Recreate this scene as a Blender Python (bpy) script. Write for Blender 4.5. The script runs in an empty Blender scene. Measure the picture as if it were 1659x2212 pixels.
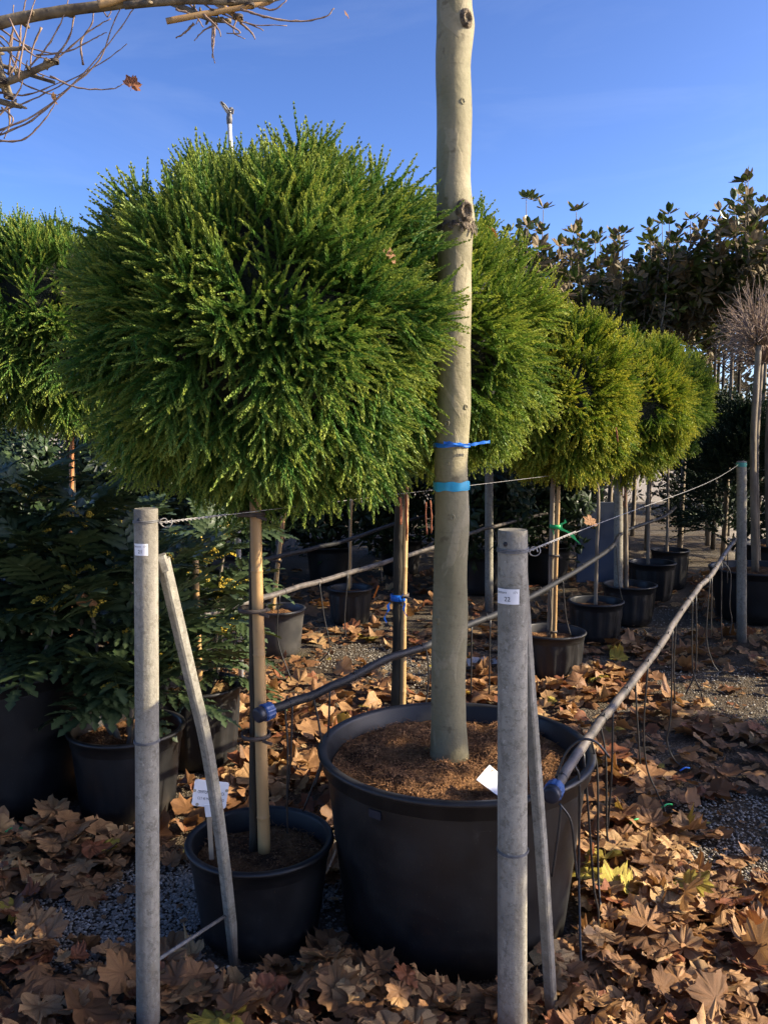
import bpy, math, random
import numpy as np
from mathutils import Vector, Matrix

random.seed(7)
RNG = np.random.default_rng(7)
R = math.radians
SC = bpy.context.scene
COL = SC.collection

# ------------------------------------------------------------------ camera, sky, sun, exposure
CAM_H, FPX, CX, CY, PITCH = 1.48, 1850.0, 829.5, 1106.0, R(5.43)
cam_d = bpy.data.cameras.new('camera')
cam_d.sensor_fit = 'VERTICAL'
cam_d.angle = 2 * math.atan(1106.0 / FPX)
cam_d.clip_start, cam_d.clip_end = 0.05, 2000
cam = bpy.data.objects.new('camera', cam_d)
COL.objects.link(cam)
cam.location = (0, 0, CAM_H)
cam.rotation_euler = (R(90) - PITCH, 0, 0)
SC.camera = cam

SUN_EL, SUN_AZ = R(27.5), R(-3)              # azimuth measured from +X towards +Y
sun_dir = Vector((math.cos(SUN_AZ) * math.cos(SUN_EL), math.sin(SUN_AZ) * math.cos(SUN_EL), math.sin(SUN_EL)))
world = bpy.data.worlds.new('World')
SC.world = world
world.use_nodes = True
wn = world.node_tree
sky = wn.nodes.new('ShaderNodeTexSky')
sky.sky_type = 'NISHITA'
sky.sun_disc = False
sky.sun_elevation = SUN_EL
sky.sun_rotation = math.atan2(sun_dir.x, sun_dir.y)
sky.air_density, sky.dust_density, sky.ozone_density = 0.7, 1.5, 4.0
bg = wn.nodes['Background']
bg.inputs['Strength'].default_value = 0.076
tint = wn.nodes.new('ShaderNodeMix')                 # the camera's cool rendering of a clear winter sky
tint.data_type = 'RGBA'; tint.blend_type = 'MULTIPLY'; tint.inputs[0].default_value = 1.0
tint.inputs[7].default_value = (1.0, 0.93, 0.955, 1)
gam = wn.nodes.new('ShaderNodeGamma'); gam.inputs['Gamma'].default_value = 1.4     # a phone camera's contrast: deeper zenith, paler horizon
wn.links.new(sky.outputs[0], gam.inputs['Color'])
wn.links.new(gam.outputs[0], tint.inputs[6])
wco = wn.nodes.new('ShaderNodeTexCoord'); wmp = wn.nodes.new('ShaderNodeMapping'); wmp.inputs['Scale'].default_value = (1.2, 1.2, 5.0); wmp.inputs['Rotation'].default_value = (0.2, 0.15, 0.4)
wno = wn.nodes.new('ShaderNodeTexNoise'); wno.inputs['Scale'].default_value = 2.2; wno.inputs['Detail'].default_value = 7; wno.inputs['Roughness'].default_value = 0.6; wno.inputs['Distortion'].default_value = 0.8
wrp = wn.nodes.new('ShaderNodeValToRGB'); wrp.color_ramp.elements[0].position = 0.52; wrp.color_ramp.elements[1].position = 0.85
wrp.color_ramp.elements[1].color = (0.05, 0.05, 0.05, 1)
wn.links.new(wco.outputs['Generated'], wmp.inputs['Vector']); wn.links.new(wmp.outputs[0], wno.inputs['Vector']); wn.links.new(wno.outputs['Fac'], wrp.inputs[0])
cir = wn.nodes.new('ShaderNodeMix'); cir.data_type = 'RGBA'; cir.inputs[7].default_value = (9, 9.6, 10, 1)      # thin high cirrus
wn.links.new(wrp.outputs['Color'], cir.inputs[0]); wn.links.new(tint.outputs[2], cir.inputs[6])
wn.links.new(cir.outputs[2], bg.inputs['Color'])

sun_l = bpy.data.lights.new('sun', 'SUN')
sun_l.energy = 5.0
sun_l.angle = R(0.5)
sun_l.color = (1.0, 0.86, 0.62)
sun_o = bpy.data.objects.new('sun', sun_l)
COL.objects.link(sun_o)
sun_o.rotation_euler = sun_dir.to_track_quat('Z', 'Y').to_euler()
sun_o.location = (6, 3, 6)

SC.view_settings.view_transform = 'Standard'
SC.view_settings.look = 'None'
SC.view_settings.gamma = 1
SC.view_settings.use_curve_mapping = False
SC.view_settings.exposure = 1.33

# ------------------------------------------------------------------ measuring helpers (photo measured on a 1659 x 2212 print)
FWD = Vector((0, math.cos(PITCH), -math.sin(PITCH)))
UPV = Vector((0, math.sin(PITCH), math.cos(PITCH)))
def ray(px, py):
    return Vector((1, 0, 0)) * ((px - CX) / FPX) + UPV * ((CY - py) / FPX) + FWD
def at(px, py, Y):
    d = ray(px, py)
    return Vector((0, 0, CAM_H)) + d * (Y / d.y)
def gp(px, py, z=0.0):
    d = ray(px, py)
    return Vector((0, 0, CAM_H)) + d * ((z - CAM_H) / d.z)
def ylevel(py, z):
    return (CAM_H - z) / math.tan(math.atan((py - CY) / FPX) + PITCH)
def on_ground(px, py, Y):
    p = at(px, py, Y)
    return p if p.z > 0.012 else gp(px, py, 0.012)

# ------------------------------------------------------------------ object helpers
def thing(name, label, cat, loc=(0, 0, 0), group=None):
    o = bpy.data.objects.new(name, None)
    o.empty_display_size = 0.05
    COL.objects.link(o)
    o.location = loc
    tag(o, label, cat, group)
    return o
def tag(o, label=None, cat=None, group=None, kind=None):
    if label: o['label'] = label
    if cat: o['category'] = cat
    if group: o['group'] = group
    if kind: o['kind'] = kind
    return o
def link(name, me, m, parent=None, world_space=True):
    o = bpy.data.objects.new(name, me)
    COL.objects.link(o)
    if m is not None and len(me.materials) == 0:
        me.materials.append(m)
    if parent is not None:
        o.parent = parent
        if world_space:                     # mesh built in world coordinates: hold it still under its thing
            o.location = -Vector(parent.location)
    return o
def np_mesh(name, V, F, attrs=None, smooth=False):
    V = np.asarray(V, np.float32); F = np.asarray(F, np.int32)
    me = bpy.data.meshes.new(name)
    me.vertices.add(len(V)); me.vertices.foreach_set('co', V.ravel())
    k = F.shape[1]
    me.loops.add(F.size); me.loops.foreach_set('vertex_index', F.ravel())
    me.polygons.add(len(F)); me.polygons.foreach_set('loop_start', np.arange(0, F.size, k, dtype=np.int32))
    if smooth:
        me.polygons.foreach_set('use_smooth', np.ones(len(F), bool))
    for an, av in (attrs or {}).items():
        a = me.attributes.new(an, 'FLOAT', 'POINT')
        a.data.foreach_set('value', np.asarray(av, np.float32))
    me.update(calc_edges=True)
    me.validate()
    return me

class MB:
    """collects shapes for one mesh object"""
    def __init__(self): self.v = []; self.f = []; self.sm = []
    def add(self, v, f, smooth=True):
        b = len(self.v)
        self.v += [tuple(p) for p in v]
        self.f += [tuple(i + b for i in q) for q in f]
        self.sm += [smooth] * len(f)
    def tube(self, pts, rad, n=8, caps=True, smooth=True):
        pts = [Vector(p) for p in pts]
        if not hasattr(rad, '__len__'): rad = [rad] * len(pts)
        t0 = (pts[1] - pts[0]).normalized()
        a = t0.orthogonal().normalized()
        V = []; F = []
        for i, p in enumerate(pts):
            t = (pts[min(i + 1, len(pts) - 1)] - pts[max(i - 1, 0)])
            t = t.normalized() if t.length > 1e-9 else t0
            a = (a - t * a.dot(t))
            a = a.normalized() if a.length > 1e-6 else t.orthogonal().normalized()
            b = t.cross(a)
            for k in range(n):
                an = 2 * math.pi * k / n
                V.append(p + (a * math.cos(an) + b * math.sin(an)) * rad[i])
        for i in range(len(pts) - 1):
            for k in range(n):
                F.append((i * n + k, i * n + (k + 1) % n, (i + 1) * n + (k + 1) % n, (i + 1) * n + k))
        if caps:
            F.append(tuple(range(n - 1, -1, -1)))
            F.append(tuple((len(pts) - 1) * n + k for k in range(n)))
        self.add(V, F, smooth)
    def lathe(self, prof, n=48, c=(0, 0, 0), mod=None, close=False, smooth=True):
        V = []; F = []
        for j, (r, z) in enumerate(prof):
            for k in range(n):
                an = 2 * math.pi * k / n
                rr = r + (mod(an, j) if mod else 0)
                V.append((c[0] + rr * math.cos(an), c[1] + rr * math.sin(an), c[2] + z))
        for j in range(len(prof) - 1):
            for k in range(n):
                F.append((j * n + k, j * n + (k + 1) % n, (j + 1) * n + (k + 1) % n, (j + 1) * n + k))
        if close:
            F.append(tuple(range(n - 1, -1, -1)))
            F.append(tuple((len(prof) - 1) * n + k for k in range(n)))
        self.add(V, F, smooth)
    def prism(self, a, b, w, d, roll=0.0, bev=0.0, smooth=False):
        """rectangular bar from a to b"""
        a = Vector(a); b = Vector(b); t = (b - a).normalized()
        s = t.cross(Vector((0, 1, 0)))
        s = s.normalized() if s.length > 1e-4 else Vector((1, 0, 0))
        u = s.cross(t)
        s, u = s * math.cos(roll) + u * math.sin(roll), u * math.cos(roll) - s * math.sin(roll)
        w /= 2; d /= 2; e = bev
        ring = [(-w + e, -d), (w - e, -d), (w, -d + e), (w, d - e), (w - e, d), (-w + e, d), (-w, d - e), (-w, -d + e)] if e else [(-w, -d), (w, -d), (w, d), (-w, d)]
        n = len(ring)
        V = [p + s * x + u * y for p in (a, b) for x, y in ring]
        F = [(k, (k + 1) % n, n + (k + 1) % n, n + k) for k in range(n)] + [tuple(range(n - 1, -1, -1)), tuple(range(n, 2 * n))]
        self.add(V, F, smooth)
    def build(self, name, m, parent=None, world_space=True):
        me = bpy.data.meshes.new(name)
        me.from_pydata(self.v, [], self.f)
        me.polygons.foreach_set('use_smooth', self.sm)
        me.validate()
        return link(name, me, m, parent, world_space)

def smooth_path(pts, n=6):
    pts = [Vector(p) for p in pts]
    if len(pts) < 3: 
        return [pts[0].lerp(pts[-1], i / n) for i in range(n + 1)]
    P = [pts[0] * 2 - pts[1]] + pts + [pts[-1] * 2 - pts[-2]]
    out = []
    for i in range(1, len(P) - 2):
        for k in range(n):
            t = k / n
            p0, p1, p2, p3 = P[i - 1], P[i], P[i + 1], P[i + 2]
            out.append(0.5 * ((2 * p1) + (p2 - p0) * t + (2 * p0 - 5 * p1 + 4 * p2 - p3) * t * t + (3 * p1 - p0 - 3 * p2 + p3) * t ** 3))
    out.append(pts[-1])
    return out
def hnoise(x, y, z=0.0):
    from mathutils import noise
    return noise.noise(Vector((x, y, z)))

# ------------------------------------------------------------------ materials
class NT:
    def __init__(self, name):
        self.m = bpy.data.materials.new(name); self.m.use_nodes = True
        self.t = self.m.node_tree; self.n = self.t.nodes
        self.b = self.n['Principled BSDF']; self.out = self.n['Material Output']
        self.co = self.n.new('ShaderNodeTexCoord')
    def L(self, a, b): self.t.links.new(a, b)
    def noise(self, scale, detail=4, rough=0.55, vec=None, dist=0.0):
        x = self.n.new('ShaderNodeTexNoise'); x.inputs['Scale'].default_value = scale
        x.inputs['Detail'].default_value = detail; x.inputs['Roughness'].default_value = rough
        x.inputs['Distortion'].default_value = dist
        self.L(vec if vec is not None else self.co.outputs['Object'], x.inputs['Vector']); return x.outputs['Fac']
    def voro(self, scale, feature='F1', out='Distance', vec=None):
        x = self.n.new('ShaderNodeTexVoronoi'); x.feature = feature; x.inputs['Scale'].default_value = scale
        self.L(vec if vec is not None else self.co.outputs['Object'], x.inputs['Vector']); return x.outputs[out]
    def mapping(self, scale):
        x = self.n.new('ShaderNodeMapping'); x.inputs['Scale'].default_value = scale
        self.L(self.co.outputs['Object'], x.inputs['Vector']); return x.outputs[0]
    def ramp(self, fac, stops):
        x = self.n.new('ShaderNodeValToRGB'); e = x.color_ramp.elements
        while len(e) < len(stops): e.new(0.5)
        for k, (p, c) in enumerate(stops):
            e[k].position = p; e[k].color = (c, c, c, 1) if not hasattr(c, '__len__') else (*c, 1)
        self.L(fac, x.inputs[0]); return x.outputs['Color']
    def mix(self, f, a, b, mode='MIX'):
        x = self.n.new('ShaderNodeMix'); x.data_type = 'RGBA'; x.blend_type = mode
        for s, v in ((x.inputs[0], f), (x.inputs[6], a), (x.inputs[7], b)):
            if isinstance(v, bpy.types.NodeSocket): self.L(v, s)
            elif hasattr(v, '__len__'): s.default_value = (*v, 1)
            else: s.default_value = v
        return x.outputs[2]
    def math(self, op, a, b=None):
        x = self.n.new('ShaderNodeMath'); x.operation = op
        for s, v in ((x.inputs[0], a), (x.inputs[1], b)):
            if v is None: continue
            if isinstance(v, bpy.types.NodeSocket): self.L(v, s)
            else: s.default_value = v
        return x.outputs[0]
    def attr(self, name, typ='GEOMETRY'):
        x = self.n.new('ShaderNodeAttribute'); x.attribute_name = name; x.attribute_type = typ
        return x.outputs['Fac']
    def color(self, s): self.L(s, self.b.inputs['Base Color'])
    def rough(self, v, spec=0.5):
        if isinstance(v, bpy.types.NodeSocket): self.L(v, self.b.inputs['Roughness'])
        else: self.b.inputs['Roughness'].default_value = v
        self.b.inputs['Specular IOR Level'].default_value = spec
    def bump(self, h, strength=0.5, dist=0.01):
        x = self.n.new('ShaderNodeBump'); x.inputs['Strength'].default_value = strength
        x.inputs['Distance'].default_value = dist
        self.L(h, x.inputs['Height']); self.L(x.outputs[0], self.b.inputs['Normal'])
    def translucent(self, col, fac):
        t = self.n.new('ShaderNodeBsdfTranslucent'); mx = self.n.new('ShaderNodeMixShader')
        if isinstance(col, bpy.types.NodeSocket): self.L(col, t.inputs[0])
        else: t.inputs[0].default_value = (*col, 1)
        mx.inputs[0].default_value = fac
        self.L(self.b.outputs[0], mx.inputs[1]); self.L(t.outputs[0], mx.inputs[2]); self.L(mx.outputs[0], self.out.inputs[0])

def simple(name, c1, c2, scale=20, rough=0.7, bump=0.3, bdist=0.003, spec=0.4, detail=5, stretch=None):
    t = NT(name)
    vec = t.mapping(stretch) if stretch else None
    f = t.noise(scale, detail, vec=vec)
    t.color(t.ramp(f, [(0.35, c1), (0.65, c2)])); t.rough(rough, spec)
    if bump: t.bump(t.noise(scale * 3, 4, vec=vec), bump, bdist)
    return t.m

M = {}
def m_foliage(name, dark, mid, tip, trans=0.22, rough=0.55):
    t = NT(name)
    tint = t.attr('tint'); rnd = t.attr('rnd')
    base = t.mix(rnd, dark, mid)
    tf = t.ramp(tint, [(0.62, 0.0), (1.0, 1.0)])
    tr = t.math('MULTIPLY', tf, t.math('ADD', t.math('MULTIPLY', rnd, 0.8), 0.2))
    c = t.mix(tr, base, tip)
    t.color(c); t.rough(rough, 0.3); t.translucent(c, trans)
    return t.m
M['crypto_deep'] = m_foliage('deep green needle foliage', (0.036, 0.108, 0.016), (0.118, 0.228, 0.036), (0.42, 0.42, 0.065), 0.24)
M['crypto_green'] = m_foliage('fresh green needle foliage', (0.066, 0.145, 0.018), (0.175, 0.265, 0.032), (0.46, 0.46, 0.065), 0.28)
M['crypto_gold'] = m_foliage('golden green needle foliage', (0.075, 0.155, 0.012), (0.270, 0.330, 0.028), (0.60, 0.50, 0.055), 0.26)
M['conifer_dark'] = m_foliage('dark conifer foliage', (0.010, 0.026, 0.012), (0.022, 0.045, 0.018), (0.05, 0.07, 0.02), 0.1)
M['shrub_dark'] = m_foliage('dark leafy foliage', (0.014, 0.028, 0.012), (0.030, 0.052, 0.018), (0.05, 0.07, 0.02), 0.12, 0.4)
M['far_hedge'] = m_foliage('distant pale foliage', (0.10, 0.085, 0.045), (0.24, 0.19, 0.115), (0.2, 0.16, 0.09), 0.15)
M['dry_sprig'] = simple('dead rusty sprig', (0.16, 0.045, 0.02), (0.26, 0.09, 0.04), 60, 0.8)
M['dark_core'] = simple('dark crown core', (0.010, 0.014, 0.006), (0.024, 0.026, 0.012), 30, 0.9, 0.8, 0.02)  # near-black core colour puts the crown's inner shade into the material

def m_magnolia():
    t = NT('magnolia leaf')
    g = t.n.new('ShaderNodeNewGeometry')
    rnd = t.attr('rnd')
    top = t.mix(rnd, (0.038, 0.068, 0.014), (0.105, 0.130, 0.030))
    und = t.mix(rnd, (0.080, 0.060, 0.022), (0.175, 0.112, 0.040))
    c = t.mix(g.outputs['Backfacing'], top, und)
    t.color(c)
    rr = t.math('ADD', t.math('MULTIPLY', g.outputs['Backfacing'], 0.35), 0.36)
    t.rough(rr, 0.5); t.translucent(c, 0.16)
    return t.m
M['magnolia_leaf'] = m_magnolia()
def m_mahonia():
    t = NT('holly like leaflet')
    o = t.n.new('ShaderNodeObjectInfo')
    c = t.mix(o.outputs['Random'], (0.010, 0.024, 0.009), (0.032, 0.056, 0.020))
    c = t.mix(t.attr('vein'), c, (0.09, 0.12, 0.05))
    t.color(c); t.rough(0.46, 0.35); t.translucent((0.08, 0.12, 0.03), 0.12)
    t.bump(t.noise(60, 2), 0.2, 0.002)
    return t.m
M['mahonia_leaf'] = m_mahonia()
M['yellow_flower'] = simple('yellow flower', (0.36, 0.25, 0.02), (0.52, 0.39, 0.05), 80, 0.6, 0)

def m_litter(name, typ):
    t = NT(name)
    h = t.attr('hue', typ)
    c = t.ramp(h, [(0.0, (0.125, 0.058, 0.020)), (0.22, (0.215, 0.102, 0.040)), (0.45, (0.32, 0.165, 0.066)),
                   (0.68, (0.45, 0.265, 0.115)), (0.84, (0.62, 0.41, 0.18)), (0.93, (0.23, 0.075, 0.030)), (1.0, (0.42, 0.34, 0.045))])
    blot = t.noise(28, 5, 0.65)
    c = t.mix(t.ramp(blot, [(0.40, 0.0), (0.72, 0.55)]), c, (0.10, 0.048, 0.020))
    c = t.mix(t.math('MULTIPLY', t.attr('vein'), 0.5), c, (0.13, 0.06, 0.025))
    t.color(c); t.rough(0.62, 0.35)
    t.bump(t.math('ADD', t.noise(70, 4, 0.6), t.math('MULTIPLY', t.attr('vein'), 0.7)), 0.55, 0.004)
    t.translucent(t.mix(0.5, c, (0.45, 0.2, 0.05)), 0.18)
    return t.m
M['leaf_one'] = m_litter('dry plane leaf', 'OBJECT')
M['leaf_many'] = m_litter('dry plane leaf litter', 'GEOMETRY')

def m_bark():
    t = NT('plane tree bark')
    big = t.noise(4.5, 5, 0.55, t.mapping((1, 1, 0.5)), 0.4)
    c = t.ramp(big, [(0.34, (0.125, 0.110, 0.056)), (0.46, (0.185, 0.162, 0.090)), (0.56, (0.225, 0.196, 0.114)), (0.68, (0.155, 0.142, 0.072))])
    fl = t.noise(6.5, 3, 0.45, t.mapping((1.3, 1.3, 0.6)), 1.2)
    fl = t.ramp(fl, [(0.575, 0.0), (0.60, 0.42)])
    c = t.mix(fl, c, (0.32, 0.275, 0.175))
    ring = t.ramp(t.noise(5, 4, 0.6, t.mapping((0.6, 0.6, 9))), [(0.58, 0.0), (0.72, 0.35)])
    c = t.mix(ring, c, (0.085, 0.070, 0.036))
    fine = t.noise(60, 7, 0.75)
    c = t.mix(t.ramp(fine, [(0.52, 0.0), (0.76, 0.6)]), c, (0.095, 0.078, 0.04))
    spots = t.ramp(t.noise(22, 3, 0.5), [(0.66, 0.0), (0.71, 0.6)])
    c = t.mix(spots, c, (0.085, 0.065, 0.035))
    t.color(c); t.rough(0.72, 0.3)
    t.bump(t.math('ADD', t.noise(45, 6, 0.65), t.math('ADD', t.math('MULTIPLY', fl, 0.5), t.noise(7, 4, 0.5, t.mapping((1, 1, 2.5))))), 0.5, 0.006)
    return t.m
M['plane_bark'] = m_bark()
M['knot'] = simple('dark branch scar', (0.03, 0.022, 0.016), (0.20, 0.15, 0.095), 55, 0.85, 1.0, 0.01)
M['bark_dark'] = simple('mossy dark bark', (0.018, 0.015, 0.010), (0.060, 0.046, 0.027), 24, 0.9, 0.9, 0.008, stretch=(1, 1, 0.2))
M['bark_grey'] = simple('grey brown bark', (0.12, 0.095, 0.065), (0.24, 0.195, 0.14), 22, 0.85, 0.5, 0.005, stretch=(1, 1, 0.3))
M['twig'] = simple('reddish bare twig', (0.13, 0.080, 0.055), (0.27, 0.19, 0.135), 40, 0.75, 0.3)
M['limb'] = simple('trained bare branch', (0.06, 0.045, 0.028), (0.22, 0.17, 0.10), 20, 0.8, 0.6, 0.005)
def m_bamboo():
    t = NT('bamboo cane')
    f = t.noise(14, 4, vec=t.mapping((1, 1, 0.12)))
    c = t.ramp(f, [(0.3, (0.29, 0.165, 0.062)), (0.7, (0.43, 0.275, 0.115))])
    c = t.mix(t.ramp(t.noise(30, 5, 0.7), [(0.58, 0.0), (0.75, 0.6)]), c, (0.16, 0.10, 0.05))
    t.color(c); t.rough(0.5, 0.4); t.bump(t.noise(60, 3, vec=t.mapping((1, 1, 0.1))), 0.2, 0.002)
    return t.m
M['bamboo'] = m_bamboo()
M['bamboo_orange'] = simple('orange weathered cane', (0.34, 0.13, 0.045), (0.48, 0.22, 0.08), 20, 0.6, 0.2)
def m_concrete():
    t = NT('weathered concrete')
    c = t.ramp(t.noise(7, 6, 0.65), [(0.3, (0.19, 0.178, 0.142)), (0.7, (0.32, 0.30, 0.245))])
    st = t.ramp(t.noise(52, 7, 0.8, dist=0.4), [(0.49, 0.0), (0.62, 0.7)])
    c = t.mix(st, c, (0.10, 0.09, 0.068))
    rust = t.ramp(t.noise(17, 6, 0.75), [(0.60, 0.0), (0.72, 0.55)])
    c = t.mix(rust, c, (0.18, 0.135, 0.08))
    li = t.ramp(t.noise(75, 5, 0.75), [(0.58, 0.0), (0.70, 0.6)])
    c = t.mix(li, c, (0.50, 0.475, 0.41))
    streak = t.ramp(t.noise(13, 4, 0.65, t.mapping((2.4, 2.4, 0.10))), [(0.45, 0.0), (0.66, 0.65)])
    c = t.mix(streak, c, (0.15, 0.135, 0.11))
    sep = t.n.new('ShaderNodeSeparateXYZ'); t.L(t.co.outputs['Object'], sep.inputs[0])
    mud = t.math('SUBTRACT', t.math('MULTIPLY', t.noise(24, 6, 0.75), 0.5), t.math('MULTIPLY', sep.outputs[2], 1.1))
    c = t.mix(t.ramp(mud, [(0.02, 0.0), (0.22, 0.6)]), c, (0.13, 0.09, 0.055))
    head = t.math('ADD', t.math('MULTIPLY', t.noise(20, 6, 0.75), 0.22), sep.outputs[2])
    c = t.mix(t.ramp(t.math('SUBTRACT', head, 0.6), [(0.70, 0.0), (0.80, 0.5)]), c, (0.10, 0.085, 0.065))
    t.color(c); t.rough(0.92, 0.2)
    t.bump(t.math('ADD', t.noise(120, 6, 0.75), t.noise(30, 5, 0.7)), 0.45, 0.004)
    return t.m
M['concrete'] = m_concrete()
def m_pot():
    t = NT('black nursery plastic')
    d = t.noise(6, 6, 0.65)
    c = t.ramp(d, [(0.40, (0.0065, 0.0065, 0.0072)), (0.80, (0.022, 0.0205, 0.019))])
    sp = t.ramp(t.voro(60), [(0.03, 0.5), (0.09, 0.0)])
    c = t.mix(sp, c, (0.14, 0.12, 0.10))
    sc = t.ramp(t.noise(16, 6, 0.8, t.mapping((1, 1, 0.5))), [(0.62, 0.0), (0.75, 0.35)])
    c = t.mix(sc, c, (0.10, 0.09, 0.08))
    sep = t.n.new('ShaderNodeSeparateXYZ'); t.L(t.co.outputs['Object'], sep.inputs[0])       # dried mud splashed up from the ground
    mud = t.math('SUBTRACT', t.math('ADD', t.math('MULTIPLY', t.noise(22, 6, 0.75), 0.42), t.math('MULTIPLY', t.noise(5, 3), 0.18)), t.math('MULTIPLY', sep.outputs[2], 0.9))
    c = t.mix(t.ramp(mud, [(0.24, 0.0), (0.42, 0.5)]), c, (0.085, 0.065, 0.045))
    scr = t.ramp(t.noise(9, 7, 0.8, t.mapping((1, 1, 6)), 0.8), [(0.64, 0.0), (0.70, 0.4)])
    c = t.mix(scr, c, (0.075, 0.07, 0.065))
    t.color(c); t.rough(t.ramp(d, [(0.3, 0.36), (0.7, 0.6)]), 0.45)
    t.bump(t.noise(120, 3), 0.12, 0.002)
    return t.m
M['pot'] = m_pot()
M['pot_grey'] = simple('sun faded black plastic', (0.022, 0.022, 0.023), (0.06, 0.056, 0.052), 8, 0.45, 0.1, 0.002, 0.5)
def m_soil():
    t = NT('fibrous potting soil')
    c = t.ramp(t.noise(26, 6, 0.7), [(0.3, (0.075, 0.036, 0.015)), (0.52, (0.20, 0.098, 0.040)), (0.72, (0.34, 0.19, 0.085))])
    c = t.mix(t.ramp(t.noise(7, 4, 0.6), [(0.46, 0.0), (0.60, 0.75)]), c, (0.045, 0.022, 0.011))
    c = t.mix(t.ramp(t.voro(130), [(0.08, 0.7), (0.2, 0.0)]), c, (0.30, 0.22, 0.14))
    t.color(c); t.rough(0.95, 0.15)
    t.bump(t.math('ADD', t.noise(70, 6, 0.75), t.voro(90)), 1.0, 0.012)
    return t.m
M['soil'] = m_soil()
M['crumb'] = simple('soil crumb', (0.11, 0.050, 0.020), (0.36, 0.185, 0.080), 40, 0.95, 0)
M['soil_moss'] = simple('straw coloured mulch', (0.14, 0.085, 0.03), (0.34, 0.22, 0.085), 45, 0.95, 0.9, 0.01)
def m_ground():
    t = NT('gravel and earth ground')
    big = t.noise(1.3, 5, 0.6)
    st = t.voro(95, 'F1', 'Color')
    stones = t.ramp(st, [(0.1, (0.06, 0.052, 0.038)), (0.5, (0.13, 0.112, 0.085)), (0.9, (0.25, 0.225, 0.185))])
    gap = t.ramp(t.voro(95), [(0.25, 0.0), (0.62, 0.9)])
    stones = t.mix(gap, stones, (0.055, 0.043, 0.030))
    earth = t.ramp(t.noise(9, 6, 0.7), [(0.3, (0.035, 0.023, 0.013)), (0.7, (0.095, 0.064, 0.036))])
    c = t.mix(t.ramp(big, [(0.42, 0.15), (0.60, 0.85)]), stones, earth)
    # dark earth under the rows; gravel beyond is paled to bounce light into shade
    sep = t.n.new('ShaderNodeSeparateXYZ'); t.L(t.co.outputs['Object'], sep.inputs[0])
    dx = t.math('ABSOLUTE', t.math('SUBTRACT', sep.outputs[0], 0.3)); dy = t.math('ABSOLUTE', t.math('SUBTRACT', sep.outputs[1], 9.5))
    bounce_zone = t.math('MAXIMUM', t.math('SUBTRACT', dx, t.math('ADD', t.math('MULTIPLY', sep.outputs[1], 0.30), 0.7)), t.math('SUBTRACT', dy, 8.2))
    bounce_zone = t.math('ADD', bounce_zone, t.math('MULTIPLY', t.math('SUBTRACT', t.noise(1.7, 4), 0.5), 0.5))
    pale = t.mix(t.noise(40, 5, 0.7), (0.22, 0.19, 0.145), (0.36, 0.315, 0.25))
    c = t.mix(t.ramp(bounce_zone, [(0.0, 0.0), (0.25, 1.0)]), c, pale)
    moss = t.ramp(t.noise(2.2, 4, 0.6), [(0.58, 0.0), (0.72, 0.5)])
    c = t.mix(t.math('MULTIPLY', moss, 0.6), c, (0.07, 0.08, 0.025))
    t.color(c); t.rough(0.95, 0.2)
    t.bump(t.math('ADD', t.math('MULTIPLY', t.voro(95), -1.0), t.noise(30, 5)), 0.7, 0.012)
    return t.m
M['ground'] = m_ground()
def m_pebble():
    t = NT('grey gravel stone')
    c = t.ramp(t.attr('hue'), [(0.0, (0.12, 0.105, 0.09)), (0.4, (0.24, 0.215, 0.175)), (0.75, (0.38, 0.345, 0.285)), (1.0, (0.56, 0.52, 0.45))])
    t.color(t.mix(t.ramp(t.noise(90, 3), [(0.4, 0.0), (0.7, 0.4)]), c, (0.15, 0.13, 0.11))); t.rough(0.85, 0.3)
    return t.m
M['pebble'] = m_pebble()
M['pipe'] = simple('black irrigation pipe', (0.006, 0.0065, 0.008), (0.016, 0.016, 0.017), 14, 0.55, 0.15, 0.002, 0.3)
M['pipe_sunlit'] = simple('sunlit grey irrigation pipe', (0.032, 0.028, 0.025), (0.125, 0.105, 0.088), 16, 0.5, 0.15, 0.002, 0.5)  # lighter copy of the black pipe; sunlight put into the colour
M['tube'] = simple('thin black hose', (0.012, 0.012, 0.012), (0.03, 0.028, 0.026), 30, 0.4, 0, 0, 0.5)
M['blue_plastic'] = simple('blue pipe fitting', (0.018, 0.05, 0.16), (0.035, 0.09, 0.25), 30, 0.42, 0.1, 0.002, 0.5)
M['cap_dark'] = simple('dark pipe end cap', (0.008, 0.010, 0.018), (0.016, 0.020, 0.035), 30, 0.45, 0.1)
M['wire'] = simple('galvanised wire', (0.16, 0.15, 0.14), (0.32, 0.31, 0.29), 60, 0.5, 0, 0, 0.5)
M['rod'] = simple('grey steel rod', (0.09, 0.088, 0.085), (0.16, 0.155, 0.15), 40, 0.6, 0.2, 0.001)
M['rubber'] = simple('brown rubber tie', (0.03, 0.022, 0.017), (0.07, 0.052, 0.040), 40, 0.7, 0.2)
M['white_plastic'] = simple('white plastic label', (0.74, 0.74, 0.74), (0.82, 0.82, 0.82), 6, 0.45, 0, 0, 0.4)
M['paper'] = simple('white paper sticker', (0.66, 0.65, 0.64), (0.78, 0.77, 0.76), 25, 0.6, 0, 0, 0.3)
M['ink'] = simple('black ink', (0.012, 0.012, 0.014), (0.03, 0.03, 0.032), 50, 0.6, 0)
M['worn_spot'] = simple('worn beige spot', (0.34, 0.29, 0.21), (0.42, 0.37, 0.28), 60, 0.7, 0)
M['cyan_tape'] = simple('sky blue tape', (0.015, 0.27, 0.44), (0.035, 0.34, 0.52), 30, 0.5, 0.2, 0.001)
M['blue_ribbon'] = simple('bright blue ribbon', (0.005, 0.10, 0.46), (0.02, 0.16, 0.60), 40, 0.35, 0.2, 0.001)
M['green_ribbon'] = simple('bright green ribbon', (0.01, 0.30, 0.08), (0.03, 0.42, 0.13), 40, 0.4, 0.2, 0.001)
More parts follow.
